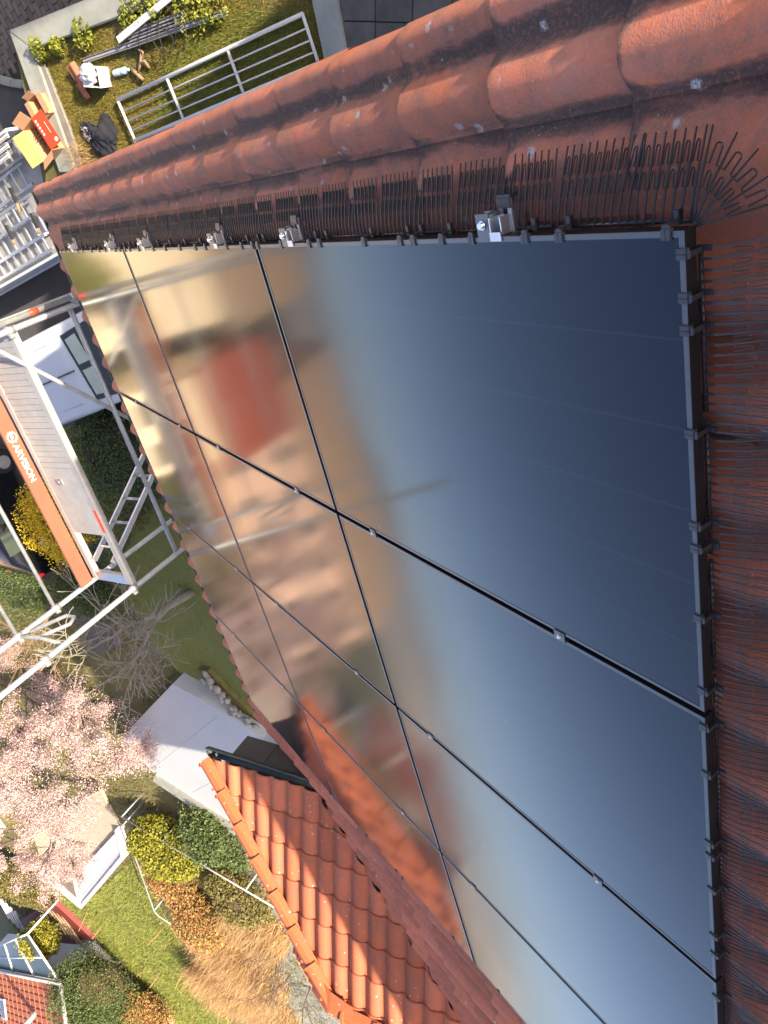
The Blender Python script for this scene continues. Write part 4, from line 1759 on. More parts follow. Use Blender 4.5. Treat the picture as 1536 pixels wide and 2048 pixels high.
def drape(name, mat, c, rx, ry, h, label, cat, seed, rot=0.):
    q = random.Random(seed)
    n = 18
    vs_, fs_ = [], []
    ph = [q.uniform(0, 6.28) for _ in range(8)]
    for i in range(n + 1):
        for j in range(n + 1):
            u, v = i / n * 2 - 1, j / n * 2 - 1
            an = math.atan2(v, u)
            edge = 1 + .22 * math.sin(3 * an + ph[0]) + .13 * math.sin(5 * an + ph[1])
            x, y = u * rx * edge, v * ry * edge
            rr = min(1, math.hypot(u, v) / 1.15)
            z = h * (1 - rr ** 2) * (.6 + .4 * math.sin(4 * u + ph[2]) * math.sin(3 * v + ph[3])) + .035 * abs(math.sin(7 * u + 4 * v + ph[4])) + .025 * abs(math.sin(9 * v - 5 * u + ph[5])) + .012
            cr_, sr_ = math.cos(rot), math.sin(rot)
            vs_.append((c[0] + x * cr_ - y * sr_, c[1] + x * sr_ + y * cr_, c[2] + z))
    for i in range(n):
        for j in range(n):
            uu, vv = (i + .5) / n * 2 - 1, (j + .5) / n * 2 - 1
            if math.hypot(uu, vv) < 1.12:
                a_ = i * (n + 1) + j
                fs_.append((a_, a_ + n + 1, a_ + n + 2, a_ + 1))
    mb = MB()
    mb.add(vs_, fs_, True)
    return tag(mb.build(name, M[mat]), label, cat)


drape('jacket', 'jacket', G(212, 276, 0), .30, .34, .15, 'crumpled black jacket dropped on the grass by the roof edge', 'jacket', 4)
drape('cloth', 'cloth_grey', G(184, 263, 0), .10, .17, .06, 'small grey rag beside the black jacket', 'cloth', 9)

# cardboard boxes on the wall


def carton(name, label, c, sx, sy, sz, rz, m_out, flaps, m_in, open_top=True, m_front=None):
    e = empty(name, tuple(c))
    tag(e, label, 'box')
    m4 = Matrix.Translation(c) @ Matrix.Rotation(R(rz), 4, 'Z')
    t = .005
    walls = [((-sx, -sy, 0), (sx, -sy + t, sz), m_out), ((-sx, sy - t, 0), (sx, sy, sz), m_front or m_out), ((-sx, -sy + t, 0), (-sx + t, sy - t, sz), m_out), ((sx - t, -sy + t, 0), (sx, sy - t, sz), m_out)]
    for a_, b_, mm in walls:
        mb = MB()
        mb.box(a_, b_, m4)
        mb.build('side', M[mm], e)
    for a_, b_ in (((-sx + t, -sy + t, .0), (sx - t, sy - t, t)),):
        mb = MB()
        mb.box(a_, b_, m4)
        mb.build('bottom', M[m_in], e)
    for (edge, ang, ln, mm) in flaps:
        if edge in 'NS':
            y = sy if edge == 'N' else -sy
            base = m4 @ Matrix.Translation((0, y, sz)) @ Matrix.Rotation(R(ang if edge == 'N' else -ang), 4, 'X')
            a_, b_ = ((-sx + .004, 0, 0), (sx - .004, ln, .004)) if edge == 'N' else ((-sx + .004, -ln, 0), (sx - .004, 0, .004))
        else:
            x = sx if edge == 'E' else -sx
            base = m4 @ Matrix.Translation((x, 0, sz)) @ Matrix.Rotation(R(-ang if edge == 'E' else ang), 4, 'Y')
            a_, b_ = ((0, -sy + .004, 0), (ln, sy - .004, .004)) if edge == 'E' else ((-ln, -sy + .004, 0), (0, sy - .004, .004))
        mb = MB()
        mb.box(a_, b_, base)
        mb.build('flap', M[mm], e)
    return e, m4


bc = PZ(100, 276, wz + .0)
bx, bm4 = carton('cardboard_box', 'open cardboard box with red printed flap and yellow inside on the wall', Vector((bc.x, bc.y, wz - .003)), .27, .17, .26, 20, 'card', [('N', -14, .26, 'card_red'), ('S', 35, .22, 'card_in'), ('E', 30, .16, 'card'), ('W', 40, .18, 'card')], 'card_in', True)
# print on the red flap: five small pictograms, a line and a round logo
base = bm4 @ Matrix.Translation((0, .17, .26)) @ Matrix.Rotation(R(-14), 4, 'X')


def ringm(mb, m4, cx, cy, r0, r1, z, n=18):
    vs_ = [m4 @ Vector((cx + r * math.cos(2 * math.pi * i / n), cy + r * math.sin(2 * math.pi * i / n), z)) for r in (r0, r1) for i in range(n)]
    mb.add(vs_, [(i, n + i, n + (i + 1) % n, (i + 1) % n) for i in range(n)])


mb = MB()
for i in range(5):
    ringm(mb, base, -.19 + .055 * i, .045, .010, .019, .0055)
    mb.box((-.197 + .055 * i, .042, .0045), (-.183 + .055 * i, .048, .0055), base)
mb.box((-.11, .175, .0045), (.08, .181, .0055), base)
ringm(mb, base, .20, .20, .022, .032, .0055, 24)
mb.box((.185, .195, .0045), (.215, .203, .0055), base)
mb.build('box_print', M['white_print'], bx)
mb = MB()
for k in range(6):
    pp = [bm4 @ Vector((-.15 + .05 * k + .03 * math.sin(i * 1.1 + k), -.1 + .03 * i, .16 + .05 * math.sin(i * .9 + k))) for i in range(7)]
    mb.tube(pp, .006, 5)
tag(mb.build('cable_bundle', M['wire']), 'loose dark cables lying inside the open cardboard box', 'cable')
bc = PZ(92, 212, wz)
bx2, b2m = carton('cardboard_box', 'small closed brown cardboard box on the wall above the red box', Vector((bc.x, bc.y, wz - .003)), .15, .12, .19, 12, 'card', [('N', -3, .12, 'card'), ('S', 3, .10, 'card'), ('W', 50, .10, 'card')], 'card_in')
mb = MB()
mb.box((.151, -.09, .05), (.1525, .07, .14), b2m)
mb.build('paper_label', M['white_print'], bx2)
# dry tuft at the wall end
p = PZ(152, 318, GZ + .2)
dt = empty('dry_tuft', (p.x, p.y, GZ))
tag(dt, 'pale dry twiggy tuft at the end of the garden wall', 'plant')
pp = dome_pts((p.x, p.y, GZ + .02), (.30, .28, .34), 900, .8, .2, 0)
blades('twigs', M['reed_leaf'], np.column_stack([pp[:, 0], pp[:, 1], np.maximum(GZ, pp[:, 2] - .12)]), .18, .006, dt, .5)

# ------------------------------------------------------------------ pavement corner outside the wall
bed = structure(MB().slab(plan([(-140, -120), (170, -120), (15, 62), (60, 172), (-140, 140)], .0), -.1, .008).build('paving_bed', M['joint']))
o_ = PZ(-90, -60, .02)
ux = (PZ(60, 40, .02) - PZ(20, -40, .02))
ux = Vector((ux.x, ux.y, 0)).normalized()
uy = Vector((-ux.y, ux.x, 0))
bl, bw = .235, .115
wallline = PZ(17, 61, .02)
bme = MB()
bme.box((0, 0, -.06), (bl - .010, bw - .010, 0))
BRICK = bme.mesh('paver', M['paver'])
bmx = bmesh.new()
bmx.from_mesh(BRICK)
bmesh.ops.bevel(bmx, geom=bmx.edges[:], offset=.008, segments=1, affect='EDGES')
bmx.to_mesh(BRICK)
bmx.free()
cnt = 0
for i in range(-24, 24):
    for j in range(-24, 24):
        p = o_ + ux * (i * bl + (.5 * bl if j % 2 else 0)) + uy * (j * bw)
        q_ = CR @ (np.array(p) - CAM)
        u, v = 768 + FPX * q_[0] / q_[2], 1024 + FPX * q_[1] / q_[2]
        # stop at the kerb and at the wall
        if u < -60 or v < -60 or v > 150 - u * .1 - 12 or u > 17 + max(0, (61 - v)) * 2.2 or (v > 61 and u > 17 + (v - 61) * .40) or u > 175:
            continue
        link('paver', BRICK, bed, frame_m((p.x, p.y, .02 + jr.uniform(-.004, .004)), tuple(ux), tuple(uy), (0, 0, 1)) @ Matrix.Rotation(R(jr.uniform(-1, 1)), 4, 'Z'))
        cnt += 1
kb = empty('kerb', (-2.6, -13.1, 0))
tag(kb, 'curved pale concrete kerb between pavers and road', 'kerb')
kp = [(-120, 120), (-60, 138), (-10, 150), (22, 159), (45, 162), (72, 160)]
kin = [PZ(u, v, .1) for u, v in kp]
kou = [PZ(u - 2, v + 15, .1) for u, v in kp]
for i in range(len(kp) - 1):
    mb = MB()
    g = .006
    a1, a2, b1, b2 = kin[i].lerp(kin[i + 1], g), kin[i + 1], kou[i].lerp(kou[i + 1], g), kou[i + 1]
    mb.slab([(a1.x, a1.y), (a2.x, a2.y), (b2.x, b2.y), (b1.x, b1.y)], -.05, .1)
    mb.build('kerb_stone', M['concrete'], kb, bevel=.01)
# ------------------------------------------------------------------ vehicles
def rrect(hw, z0, z1, y, n=4, r=.18, tumble=0.):
    """rounded cross-section of a car body at length position y"""
    pts = []
    r = min(r, (z1 - z0) * .45)
    for cx, cz, a0 in ((hw - r, z1 - r, 0), (-hw + r, z1 - r, 90), (-hw + r * .5, z0 + r * .5, 180), (hw - r * .5, z0 + r * .5, 270)):
        rr = r if a0 < 180 else r * .5
        for i in range(n + 1):
            a_ = R(a0 + 90 * i / n)
            x, z = cx + rr * math.cos(a_), cz + rr * math.sin(a_)
            if z > (z0 + z1) / 2:
                x *= 1 - tumble * (z - (z0 + z1) / 2) / (z1 - z0)
            pts.append((x, y, z))
    return pts


def wheel(parent, m4, x, y, r=.33, w=.2):
    mb = MB()
    mb.tube([m4 @ Vector((x - w / 2, y, r)), m4 @ Vector((x - w / 2 + .02, y, r)), m4 @ Vector((x + w / 2 - .02, y, r)), m4 @ Vector((x + w / 2, y, r))], [r * .93, r, r, r * .93], 24)
    t_ = mb.build('wheel', M['rubber'], parent)
    mb = MB()
    s_ = 1 if x > 0 else -1
    mb.tube([m4 @ Vector((x + s_ * (w / 2 - .03), y, r)), m4 @ Vector((x + s_ * (w / 2 + .006), y, r))], [r * .62, r * .58], 16)
    mb.build('rim', M['alu_dull'], t_)


def quad(mb, m4, pts, th=.006):
    """thin plate from four local points, thickened along its own normal"""
    p = [m4 @ Vector(q) for q in pts]
    n = (p[1] - p[0]).cross(p[3] - p[0]).normalized() * th
    mb.add([q for q in p] + [q - n for q in p], [(0, 1, 2, 3), (7, 6, 5, 4), (1, 0, 4, 5), (2, 1, 5, 6), (3, 2, 6, 7), (0, 3, 7, 4)])


fv = Vector((-.2, .98, 0)).normalized()
front = Vector((2.43, -12.17, 0)) + fv * 1.72
vm = frame_m((front.x, front.y, 0), (fv.y, -fv.x, 0), tuple(fv), (0, 0, 1))
van = empty('white_van', tuple(front - fv * 2.3))
tag(van, 'white panel van parked nose towards the house under the scaffold', 'van')
secs = [rrect(.86, .45, 1.05, 0, r=.2), rrect(.92, .32, 1.12, -.12, r=.2), rrect(.94, .28, 1.18, -.5), rrect(.94, .28, 1.24, -.86), rrect(.95, .28, 1.30, -.95),
        rrect(.95, .28, 1.62, -1.32, tumble=.16), rrect(.95, .28, 1.93, -1.72, tumble=.22), rrect(.95, .28, 2.0, -2.0, tumble=.2), rrect(.95, .28, 2.02, -3.2, tumble=.18), rrect(.95, .28, 2.0, -4.5, tumble=.18), rrect(.93, .3, 1.9, -4.72, tumble=.18)]
MB().loft(secs, True, vm).build('body', M['carwhite'], van)
mb = MB()
wq = lambda x, y, z: (x, y, z)
quad(mb, vm, [(-.76, -.99, 1.345), (.76, -.99, 1.345), (.66, -1.66, 1.915), (-.66, -1.66, 1.915)])
ws = mb.build('windscreen', M['carglass'], van)
for sx in (-1, 1):
    mb = MB()
    x0 = .06 * sx if sx > 0 else -.58
    mb.box((x0, -1.62, 1.90), (x0 + .52, -1.60, 1.905))
    mb = MB()
    quad(mb, vm, [((.06 if sx > 0 else -.60), -1.44, 1.755), ((.60 if sx > 0 else -.06), -1.44, 1.755), ((.56 if sx > 0 else -.06), -1.61, 1.899), ((.06 if sx > 0 else -.56), -1.61, 1.899)], .008)
    mb.build('sun_visor', M['visor'], ws)
    mb = MB()
    mb.cbox((sx * 1.08, -1.12, 1.36), (.16, .10, .24), vm)
    mb.cbox((sx * .98, -1.12, 1.28), (.12, .05, .06), vm)
    mb.build('side_mirror', M['plastic'], van, bevel=.02)
    mb = MB()
    quad(mb, vm, [(sx * .905, -2.1, 1.35), (sx * .905, -1.3, 1.35), (sx * .83, -1.72, 1.82), (sx * .83, -2.1, 1.84)], .006 * -sx)
    mb.build('side_window', M['carglass'], van)
    mb = MB()
    mb.cbox((sx * .70, -.02, .80), (.32, .10, .20), vm)
    mb.build('headlight', M['bottle'], van, bevel=.02)
    for y in (-.95, -3.9):
        wheel(van, vm, sx * .86, y)
mb = MB()
mb.box((-.014, -3.9, 2.016), (.014, -1.95, 2.034), vm)
mb.box((-.014, -1.95, 1.99), (.014, -1.70, 2.012), vm)
mb.build('roof_seam', M['plastic'], van)
for sx in (-1, 1):
    mb = MB()
    mb.box((sx * .62 - .006, -4.3, 2.004), (sx * .62 + .006, -2.0, 2.014), vm)
    mb.build('roof_groove', M['alu_dull'], van)
mb = MB()
mb.box((-.9, .0, .38), (.9, .05, .62), vm)
mb.build('bumper', M['plastic'], van, bevel=.02)
mb = MB()
mb.tube([vm @ Vector((-.5, -.93, 1.33)), vm @ Vector((.1, -1.1, 1.46))], .008, 5)
mb.build('wiper', M['plastic'], van)

# flatbed truck with scaffold frames
tm = frame_m((-.62, -12.05, 0), (.985, .17, 0), (-.17, .985, 0), (0, 0, 1))
tk = empty('flatbed_truck', (-.6, -14.2, 0))
tag(tk, 'white flatbed truck loaded with aluminium frames, its tailgate towards the garden', 'truck')
mb = MB()
mb.box((-1.02, -4.4, .82), (1.02, 0, .90), tm)
mb.build('bed', M['alu_dull'], tk)
for sx in (-1, 1):
    mb = MB()
    mb.box((sx * 1.02 - .025, -4.4, .80), (sx * 1.02 + .025, 0, 1.22), tm)
    mb.build('side_board', M['carwhite'], tk, bevel=.008)
    mb = MB()
    mb.box((sx * 1.06 - .03, -4.4, .66), (sx * 1.06 + .03, .02, .74), tm)
    mb.build('side_rail', M['alu'], tk)
    for y in (-.9, -3.6):
        wheel(tk, tm, sx * .86, y, .36, .22)
    mb = MB()
    mb.cbox((sx * .80, .03, .62), (.22, .06, .12), tm)
    mb.build('tail_light', M['redlight'], tk, bevel=.01)
mb = MB()
mb.box((-1.0, .02, .80), (1.0, .62, .83), tm)
mb.box((-1.0, .28, .831), (1.0, .29, .835), tm)
tg = mb.build('tailgate', simple('grey_tailgate', (.42, .45, .48), .5, .2), tk)
mb = MB()
mb.box((-1.0, -4.45, .9), (1.0, -4.40, 2.0), tm)
mb.build('headboard', M['carwhite'], tk)
secs = [rrect(.95, .4, 1.1, -6.6, r=.2), rrect(1.0, .3, 1.5, -6.2), rrect(1.0, .3, 2.1, -5.6, tumble=.12), rrect(1.0, .3, 2.15, -4.6, tumble=.1)]
MB().loft(secs, True, tm).build('cab', M['carwhite'], tk)
names = ['topmost', 'second', 'third', 'lowest']
for k in range(5):
    z = .96 + .06 * (k % 3)
    xo = [-.78, -.36, .10, .42, .74][k]
    wdt = [.30, .36, .30, .34, .26][k]
    fr = empty('aluminium_ladder', tuple(tm @ Vector((xo, -2, z))))
    tag(fr, 'flat aluminium ladder on the truck bed, %s from the kerb side' % ['first', 'second', 'third', 'fourth', 'fifth'][k], 'ladder', 'aluminium ladders on the truck')
    for sx in (-1, 1):
        mb = MB()
        mb.box((xo + sx * wdt / 2 - .022, -3.9 + .2 * k, z), (xo + sx * wdt / 2 + .022, -.15 - .13 * k, z + .05), tm)
        mb.build('stile', M['alu'], fr)
    for i in range(12):
        y = -.3 - .13 * k - i * .28
        mb = MB()
        mb.box((xo - wdt / 2 + .022, y - .02, z + .01), (xo + wdt / 2 - .022, y + .02, z + .035), tm)
        mb.build('rung', M['alu'], fr)
for k in range(3):
    p0, p1 = tm @ Vector((-.95 + .13 * k, -4.2, 1.26 + .02 * k)), tm @ Vector((-.93 + .13 * k, .05 - .1 * k, 1.26 + .02 * k))
    lying_bar('long_profile', 'long white profile on the truck side, %s' % ['outermost of three', 'middle of three', 'innermost of three'][k], p0, p1, .09, .05, 'paint_white', 'profile', 'profiles on the truck side')
for k, (u, v) in enumerate(((30, 405), (22, 478), (72, 455))):
    p = PZ(u, v, 1.14)
    t = empty('hand_tool', tuple(p))
    tag(t, ['long black and brown handled tool in the middle of the truck load', 'small pale wooden tool on the truck load nearest the road', 'small pale wooden tool on the truck load beside the roof corner'][k], 'tool')
    ln = .42 if k == 0 else .22
    mb = MB()
    mb.tube([p + Vector((.0, .05, 0)), p + Vector((ln * .5, .02, .01))], .028, 6)
    mb.build('handle', M['timber'], t)
    mb = MB()
    mb.cbox(tuple(p + Vector((-.12, .06, .01))), (.26, .07, .05))
    mb.build('head', M['plastic'], t)
for k in range(2):
    p = tm @ Vector((.05 + .35 * k, -.03, 1.02))
    mb = MB()
    mb.cbox(tuple(p), (.13, .09, .08))
    tag(mb.build('marker_lamp', M['redlight'], bevel=.01), 'dark red lamp on the truck tail, ' + ['nearer the garden wall', 'nearer the road'][k], 'lamp', 'red lamps on the truck tail')

# dark car beyond the scaffold
cm = frame_m((4.55, -20.35, 0), (0, 1, 0), (-1, 0, 0), (0, 0, 1))     # nose towards -X
car = empty('dark_car', (6.6, -20.3, 0))
tag(car, 'black estate car parked on the road behind the yellow bush', 'car')
secs = [rrect(.80, .35, .72, 0, r=.2), rrect(.86, .25, .86, -.25), rrect(.88, .2, .98, -1.2), rrect(.88, .2, 1.05, -1.35), rrect(.88, .2, 1.44, -2.1, tumble=.28), rrect(.88, .2, 1.47, -2.8, tumble=.28), rrect(.88, .2, 1.40, -3.6, tumble=.28), rrect(.87, .22, 1.0, -4.2), rrect(.82, .4, .9, -4.35)]
MB().loft(secs, True, cm).build('body', M['cardark'], car)
for sx in (-1, 1):
    for y in (-.85, -3.45):
        wheel(car, cm, sx * .82, y, .32, .2)
    for y0, y1 in ((-1.62, -2.35), (-2.42, -3.3)):
        mb = MB()
        quad(mb, cm, [(sx * .875, y1, 1.02), (sx * .875, y0, 1.02), (sx * .76, y0 - .25, 1.36), (sx * .76, y1 - .03, 1.38)], .008 * -sx)
        mb.build('side_window', M['conglass'], car)
    mb = MB()
    mb.cbox((sx * .74, -4.28, .86), (.2, .12, .2), cm)
    mb.build('tail_light', M['redlight'], car, bevel=.02)
    mb = MB()
    mb.cbox((sx * .98, -1.55, 1.02), (.16, .1, .12), cm)
    mb.build('side_mirror', M['plastic'], car, bevel=.02)
mb = MB()
quad(mb, cm, [(-.7, -1.42, 1.10), (.7, -1.42, 1.10), (.6, -2.0, 1.42), (-.6, -2.0, 1.42)])
mb.build('windscreen', M['carglass'], car)

# ------------------------------------------------------------------ hedges and bushes below the eaves
p = PZ(235, 915, 1.2)
bush('clipped_bush', 'dark green clipped dome bush below the scaffold beside the van', (p.x, p.y, .85), (1.25, 1.3, 1.15), 17000, 'hedge_leaf', .05, clump=False)
p = PZ(255, 1010, .6)
bush('brown_bush', 'low brownish bush with a few yellow leaves under the scaffold ladder', (p.x, p.y, .45), (.8, .7, .55), 4500, 'olive_leaf', .05, core=(.03, .022, .01))
p = PZ(115, 1050, 1.3)
fs = bush('forsythia', 'round bush covered in yellow blossom behind the scaffold toe board', (p.x, p.y, .95), (1.25, 1.2, 1.15), 9000, 'yellow_leaf', .055, core=(.05, .045, .01))
leaf_cloud('green_side', M['hedge_leaf'], dome_pts((p.x + .25, p.y + .30, .62), (1.22, 1.15, .85), 9000, .2, .1), .05, fs)
p = PZ(165, 1190, .7)
bush('dark_hedge', 'dark low hedge beside the path behind the bare tree', (p.x, p.y, .5), (1.1, 1.6, .75), 8000, 'hedge_leaf', .055)
p = PZ(20, 1160, .8)
bush('roadside_hedge', 'green hedge at the picture edge behind the dark car', (p.x, p.y, .6), (2.0, 1.5, .9), 8000, 'hedge_leaf', .06)
p = PZ(70, 1245, 1.3)
tw = empty('budding_shrub', (p.x, p.y, 0))
tag(tw, 'thin bare shrub with pale budding twigs left of the path', 'shrub')
woody(tw, random.Random(21), (p.x, p.y, 0), (0, 0, 1), 1.4, .03, 3, 'strapm', 0, .75, (3, 4))
# lawn blades
q2 = in_poly([(4.4, -11.6), (13.6, -11.3), (14.2, -15.1), (11.4, -17.1), (5.1, -17.1)], 42000)
o = blades('lawn_grass', M['grass_blade'], np.column_stack([q2, np.full(len(q2), .02)]), .06, .012, None, .8)
tag(o, 'short green lawn grass under the bare tree', 'grass', kind='stuff')
q2 = in_poly(far_lawn, 30000)
o = blades('far_lawn_grass', M['grass_blade'], np.column_stack([q2, np.full(len(q2), .01)]), .16, .05, None, .9)
tag(o, 'rough green grass of the sunlit back garden', 'grass', kind='stuff')

q2 = in_poly([(8, -17.5), (11.5, -17.5), (14, -15), (22, -10), (46, -22), (60, -50), (30, -60), (12, -26)], 90000)
dd_ = np.sin(q2[:, 0] * .9 + np.sin(q2[:, 1] * .7) * 2) + np.sin(q2[:, 1] * 1.3) + rng.normal(0, .8, len(q2))
q2 = q2[dd_ > -.7]
o = blades('meadow_grass', M['olive_leaf'], np.column_stack([q2, np.full(len(q2), -.02)]), .17, .05, None, .9)
tag(o, 'rough olive grass between the gardens', 'grass', kind='stuff')
# bare tree
bt = empty('bare_tree', (9.35, -14.35, 0))
tag(bt, 'bare grey-barked tree with tangled twigs growing from the lawn', 'tree')
woody(bt, random.Random(12), (9.35, -14.35, 0), (.12, -.15, 1), 1.9, .14, 4, 'bark', .015, 1.05, (3, 4), .009)
# cherries in blossom
def cherry(base, label, seed, ln, lean):
    ct = empty('cherry_tree', base)
    tag(ct, label, 'tree', 'cherry trees')
    q = random.Random(seed)
    s1, t1 = woody(ct, q, base, lean, ln, .19, 4, 'bark_d', .02, 1.1, (3, 4))
    cl = []
    for pts_, rr, dep in s1:
        if dep <= 1:
            for i in range(len(pts_) - 1):
                for _ in range(6 if dep == 0 else 4):
                    c = pts_[i].lerp(pts_[i + 1], q.random())
                    cl.append((c.x, c.y, c.z))
    cl = np.array(cl)
    cl = np.concatenate([cl, cl + rng.normal(0, .10, size=cl.shape)])
    pts = np.repeat(cl, 6, axis=0) + rng.normal(0, .06, size=(len(cl) * 6, 3))
    pts = pts + rng.normal(0, .05, size=pts.shape) * (rng.uniform(size=(len(pts), 1)) < .3)
    keep = np.sin(pts[:, 0] * 2.1 + np.sin(pts[:, 2] * 1.7)) + np.sin(pts[:, 1] * 2.4) + np.sin(pts[:, 2] * 2.9) + rng.normal(0, .9, len(pts)) > -1.0
    pts = pts[keep]
    if len(pts) > 105000:
        pts = pts[rng.choice(len(pts), 105000, replace=False)]
    print('blossoms', len(pts))
    leaf_cloud('blossom', M['cherry_leaf'], pts, .040, ct, .85)


cherry((15.3, -21.2, 0), 'nearer cherry tree full of pale pink blossom beside the scaffold', 5, 3.1, (-.02, 0, 1))
cherry((21.0, -26.0, 0), 'farther cherry tree full of pale pink blossom above the terrace', 15, 3.0, (-.05, .05, 1))

# ------------------------------------------------------------------ stone edging and pale flat roof
fr_px = [(345, 1368), (362, 1378), (400, 1398), (560, 1500), (640, 1600), (470, 1655), (310, 1550), (246, 1480), (262, 1455)]
fr = empty('flat_roof', (16, -18, 0))
tag(fr, 'large pale white flat roof sheet half hidden by the bare tree', 'flat roof')
MB().slab(plan(fr_px, .55), 0, .55).build('sheet', M['sheet'], fr)
MB().slab(plan([(312, 1548), (474, 1653), (468, 1672), (305, 1562)], .62), 0, .62).build('rear_upstand', M['concrete'], fr)
for t_ in (.3, .62):
    a, b = PZ(345, 1370, .55).lerp(PZ(640, 1600, .55), t_), PZ(250, 1480, .55).lerp(PZ(470, 1652, .55), t_)
    tb('seam', [a, b], .014, 'sheet', fr, 4)
se = empty('stone_edging', (13, -15, 0))
tag(se, 'row of grey rubble stones between the lawn and the pale flat roof', 'edging')
rs = random.Random(8)
for i in range(46):
    t = i / 45
    p = PZ(405 + t * 165, 1352 + t * 170, .35) + Vector((rs.uniform(-.12, .12), rs.uniform(-.12, .12), 0))
    mb = MB()
    lumpy(mb, (p.x, p.y, .30 + rs.uniform(0, .12)), (rs.uniform(.09, .18), rs.uniform(.09, .17), rs.uniform(.07, .12)), 7, 5, .16, i)
    mb.build('stone', M['stone'], se)
MB().slab(plan([(395, 1338), (415, 1342), (585, 1512), (560, 1505)], .2), 0, .2).build('bank', M['soil'], se)

# ------------------------------------------------------------------ back garden beyond the wing
p = PZ(325, 1690, 1.0)
bush('yellow_conifer', 'yellow-green conifer bush in the sun beside the fence rail', (p.x, p.y, .9), (1.5, 1.7, 1.2), 9000, 'conifer_leaf', .11, core=(.03, .035, .006))
p = PZ(425, 1682, .9)
bush('green_conifer', 'dark green conifer bush in the shade right of the yellow one', (p.x, p.y, .7), (1.6, 1.6, 1.0), 8000, 'hedge_leaf', .10)
spec = [((345, 1775), (1.5, 1.4, .8), 'rust_leaf', 'rusty shrub below the yellow conifer at the rail bend'),
        ((395, 1850), (2.0, 1.7, 1.0), 'rust_leaf', 'wide rust-brown shrub in the middle of the back garden'),
        ((470, 1800), (1.8, 1.6, .9), 'olive_leaf', 'brown twiggy shrub under the sloping fence rail'),
        ((212, 1985), (2.8, 2.3, 1.6), 'olive_leaf', 'dark olive bush beside the red-roofed house'),
        ((285, 2040), (3.0, 2.6, 1.6), 'rust_leaf', 'reddish brown bush at the bottom by the grass strip'),
        ((185, 2000), (3.4, 3.0, 2.6), 'hedge_leaf', 'dark green bush against the verge of the red-roofed house'),
        ((30, 1765), (2.0, 2.0, 1.2), 'olive_leaf', 'olive bush under the cherry blossom at the picture edge')]
for (u, v), r, lf, lab in spec:
    p = PZ(u, v, r[2])
    bush('shrub', lab, (p.x, p.y, r[2] * .8), r, 6500, lf, .10, group='shrubs in the back garden', core=(.05, .035, .015))
# pale dry reed clumps
for i, (u, v, r, h, lab) in enumerate(((440, 1905, 1.7, 1.2, 'pale dry reed clump left of the wing hip'), (500, 1960, 1.8, 1.3, 'pale dry reed clump lowest beside the wing hip'), (430, 1980, 1.7, 1.2, 'pale dry reed clump next to the grass strip'), (505, 1870, 1.5, 1.1, 'pale dry reed clump close under the hip tiles'), (530, 2030, 1.7, 1.2, 'pale dry reed clump at the bottom edge beside the wing'))):
    p = PZ(u, v, .7)
    rc_ = empty('reed_clump', (p.x, p.y, 0))
    tag(rc_, lab, 'reeds', 'dry reed clumps')
    aa = rng.uniform(0, 6.28, 5200)
    rr = r * np.sqrt(rng.uniform(0, 1, 5200))
    blades('stems', M['reed_leaf'], np.column_stack([p.x + rr * np.cos(aa), p.y + rr * np.sin(aa), rng.uniform(0, h * .7, 5200)]), h * .55, .022, rc_, .45)
# dark bare bushes near the wing
for i, (u, v, lab) in enumerate(((545, 1900, 'dark leafless bush close beside the hip tiles'), (600, 2010, 'dark leafless bush at the bottom beside the wing'), (560, 1985, 'dark leafless bush between the reeds and the wing'))):
    p = PZ(u, v, .8)
    tw = empty('leafless_bush', (p.x, p.y, 0))
    tag(tw, lab, 'bush', 'leafless bushes')
    woody(tw, random.Random(31 + i), (p.x, p.y, 0), (.1, .1, 1), 1.2, .05, 3, 'bark_d', 0, 1.0, (3, 4))
# grey paving and small pond by the wing
structure(MB().slab(plan([(430, 1640), (700, 1620), (820, 2060), (540, 2060), (560, 1850), (470, 1740)], .0), -.05, .012).build('grey_paving', M['concrete']))
# bamboo canes in the grass
rc2 = random.Random(4)
for i, (u, v, u2, v2) in enumerate(((178, 1812, 150, 1880), (195, 1822, 168, 1870), (212, 1840, 175, 1890), (330, 1850, 282, 1905), (348, 1875, 325, 1898), (371, 1927, 343, 1995), (385, 1960, 352, 1995), (290, 1930, 268, 1960), (325, 1935, 290, 1990), (400, 2005, 378, 2045))):
    a, b = PZ(u, v, 0), PZ(u2, v2, 1.5)
    b = a + (b - a) * .75
    mb = MB()
    mb.tube([a, a.lerp(b, .5) + Vector((.02, .03, 0)), b], .026, 5)
    tag(mb.build('cane', M['reed_leaf']), 'thin pale bamboo cane stuck slanting in the sunny grass', 'cane', 'bamboo canes in the grass')
# metal fence rails
fr_ = empty('fence_rail', (22, -20, 0))
tag(fr_, 'long thin metal fence rail sloping across the back garden to the wing', 'fence')
pA, pB = PZ(243, 1634, 1.2), PZ(560, 1822, 1.2)
tb('rail', [pA, pB], .028, 'galv', fr_, 8)
for t in (.0, .28, .55, .8, 1.0):
    b = pA.lerp(pB, t)
    tb('post', [(b.x, b.y, 0), (b.x, b.y, 1.22)], .03, 'galv', fr_, 8)
fr_ = empty('fence_rail', (25, -24, 0))
tag(fr_, 'bent metal fence rail following the edge of the sunny grass', 'fence')
pts_ = [PZ(u, v, 1.2) for u, v in ((246, 1650), (278, 1735), (308, 1822), (318, 1833), (380, 1873))]
tb('rail', pts_, .028, 'galv', fr_, 8)
for b in pts_[::2]:
    tb('post', [(b.x, b.y, 0), (b.x, b.y, 1.22)], .03, 'galv', fr_, 8)

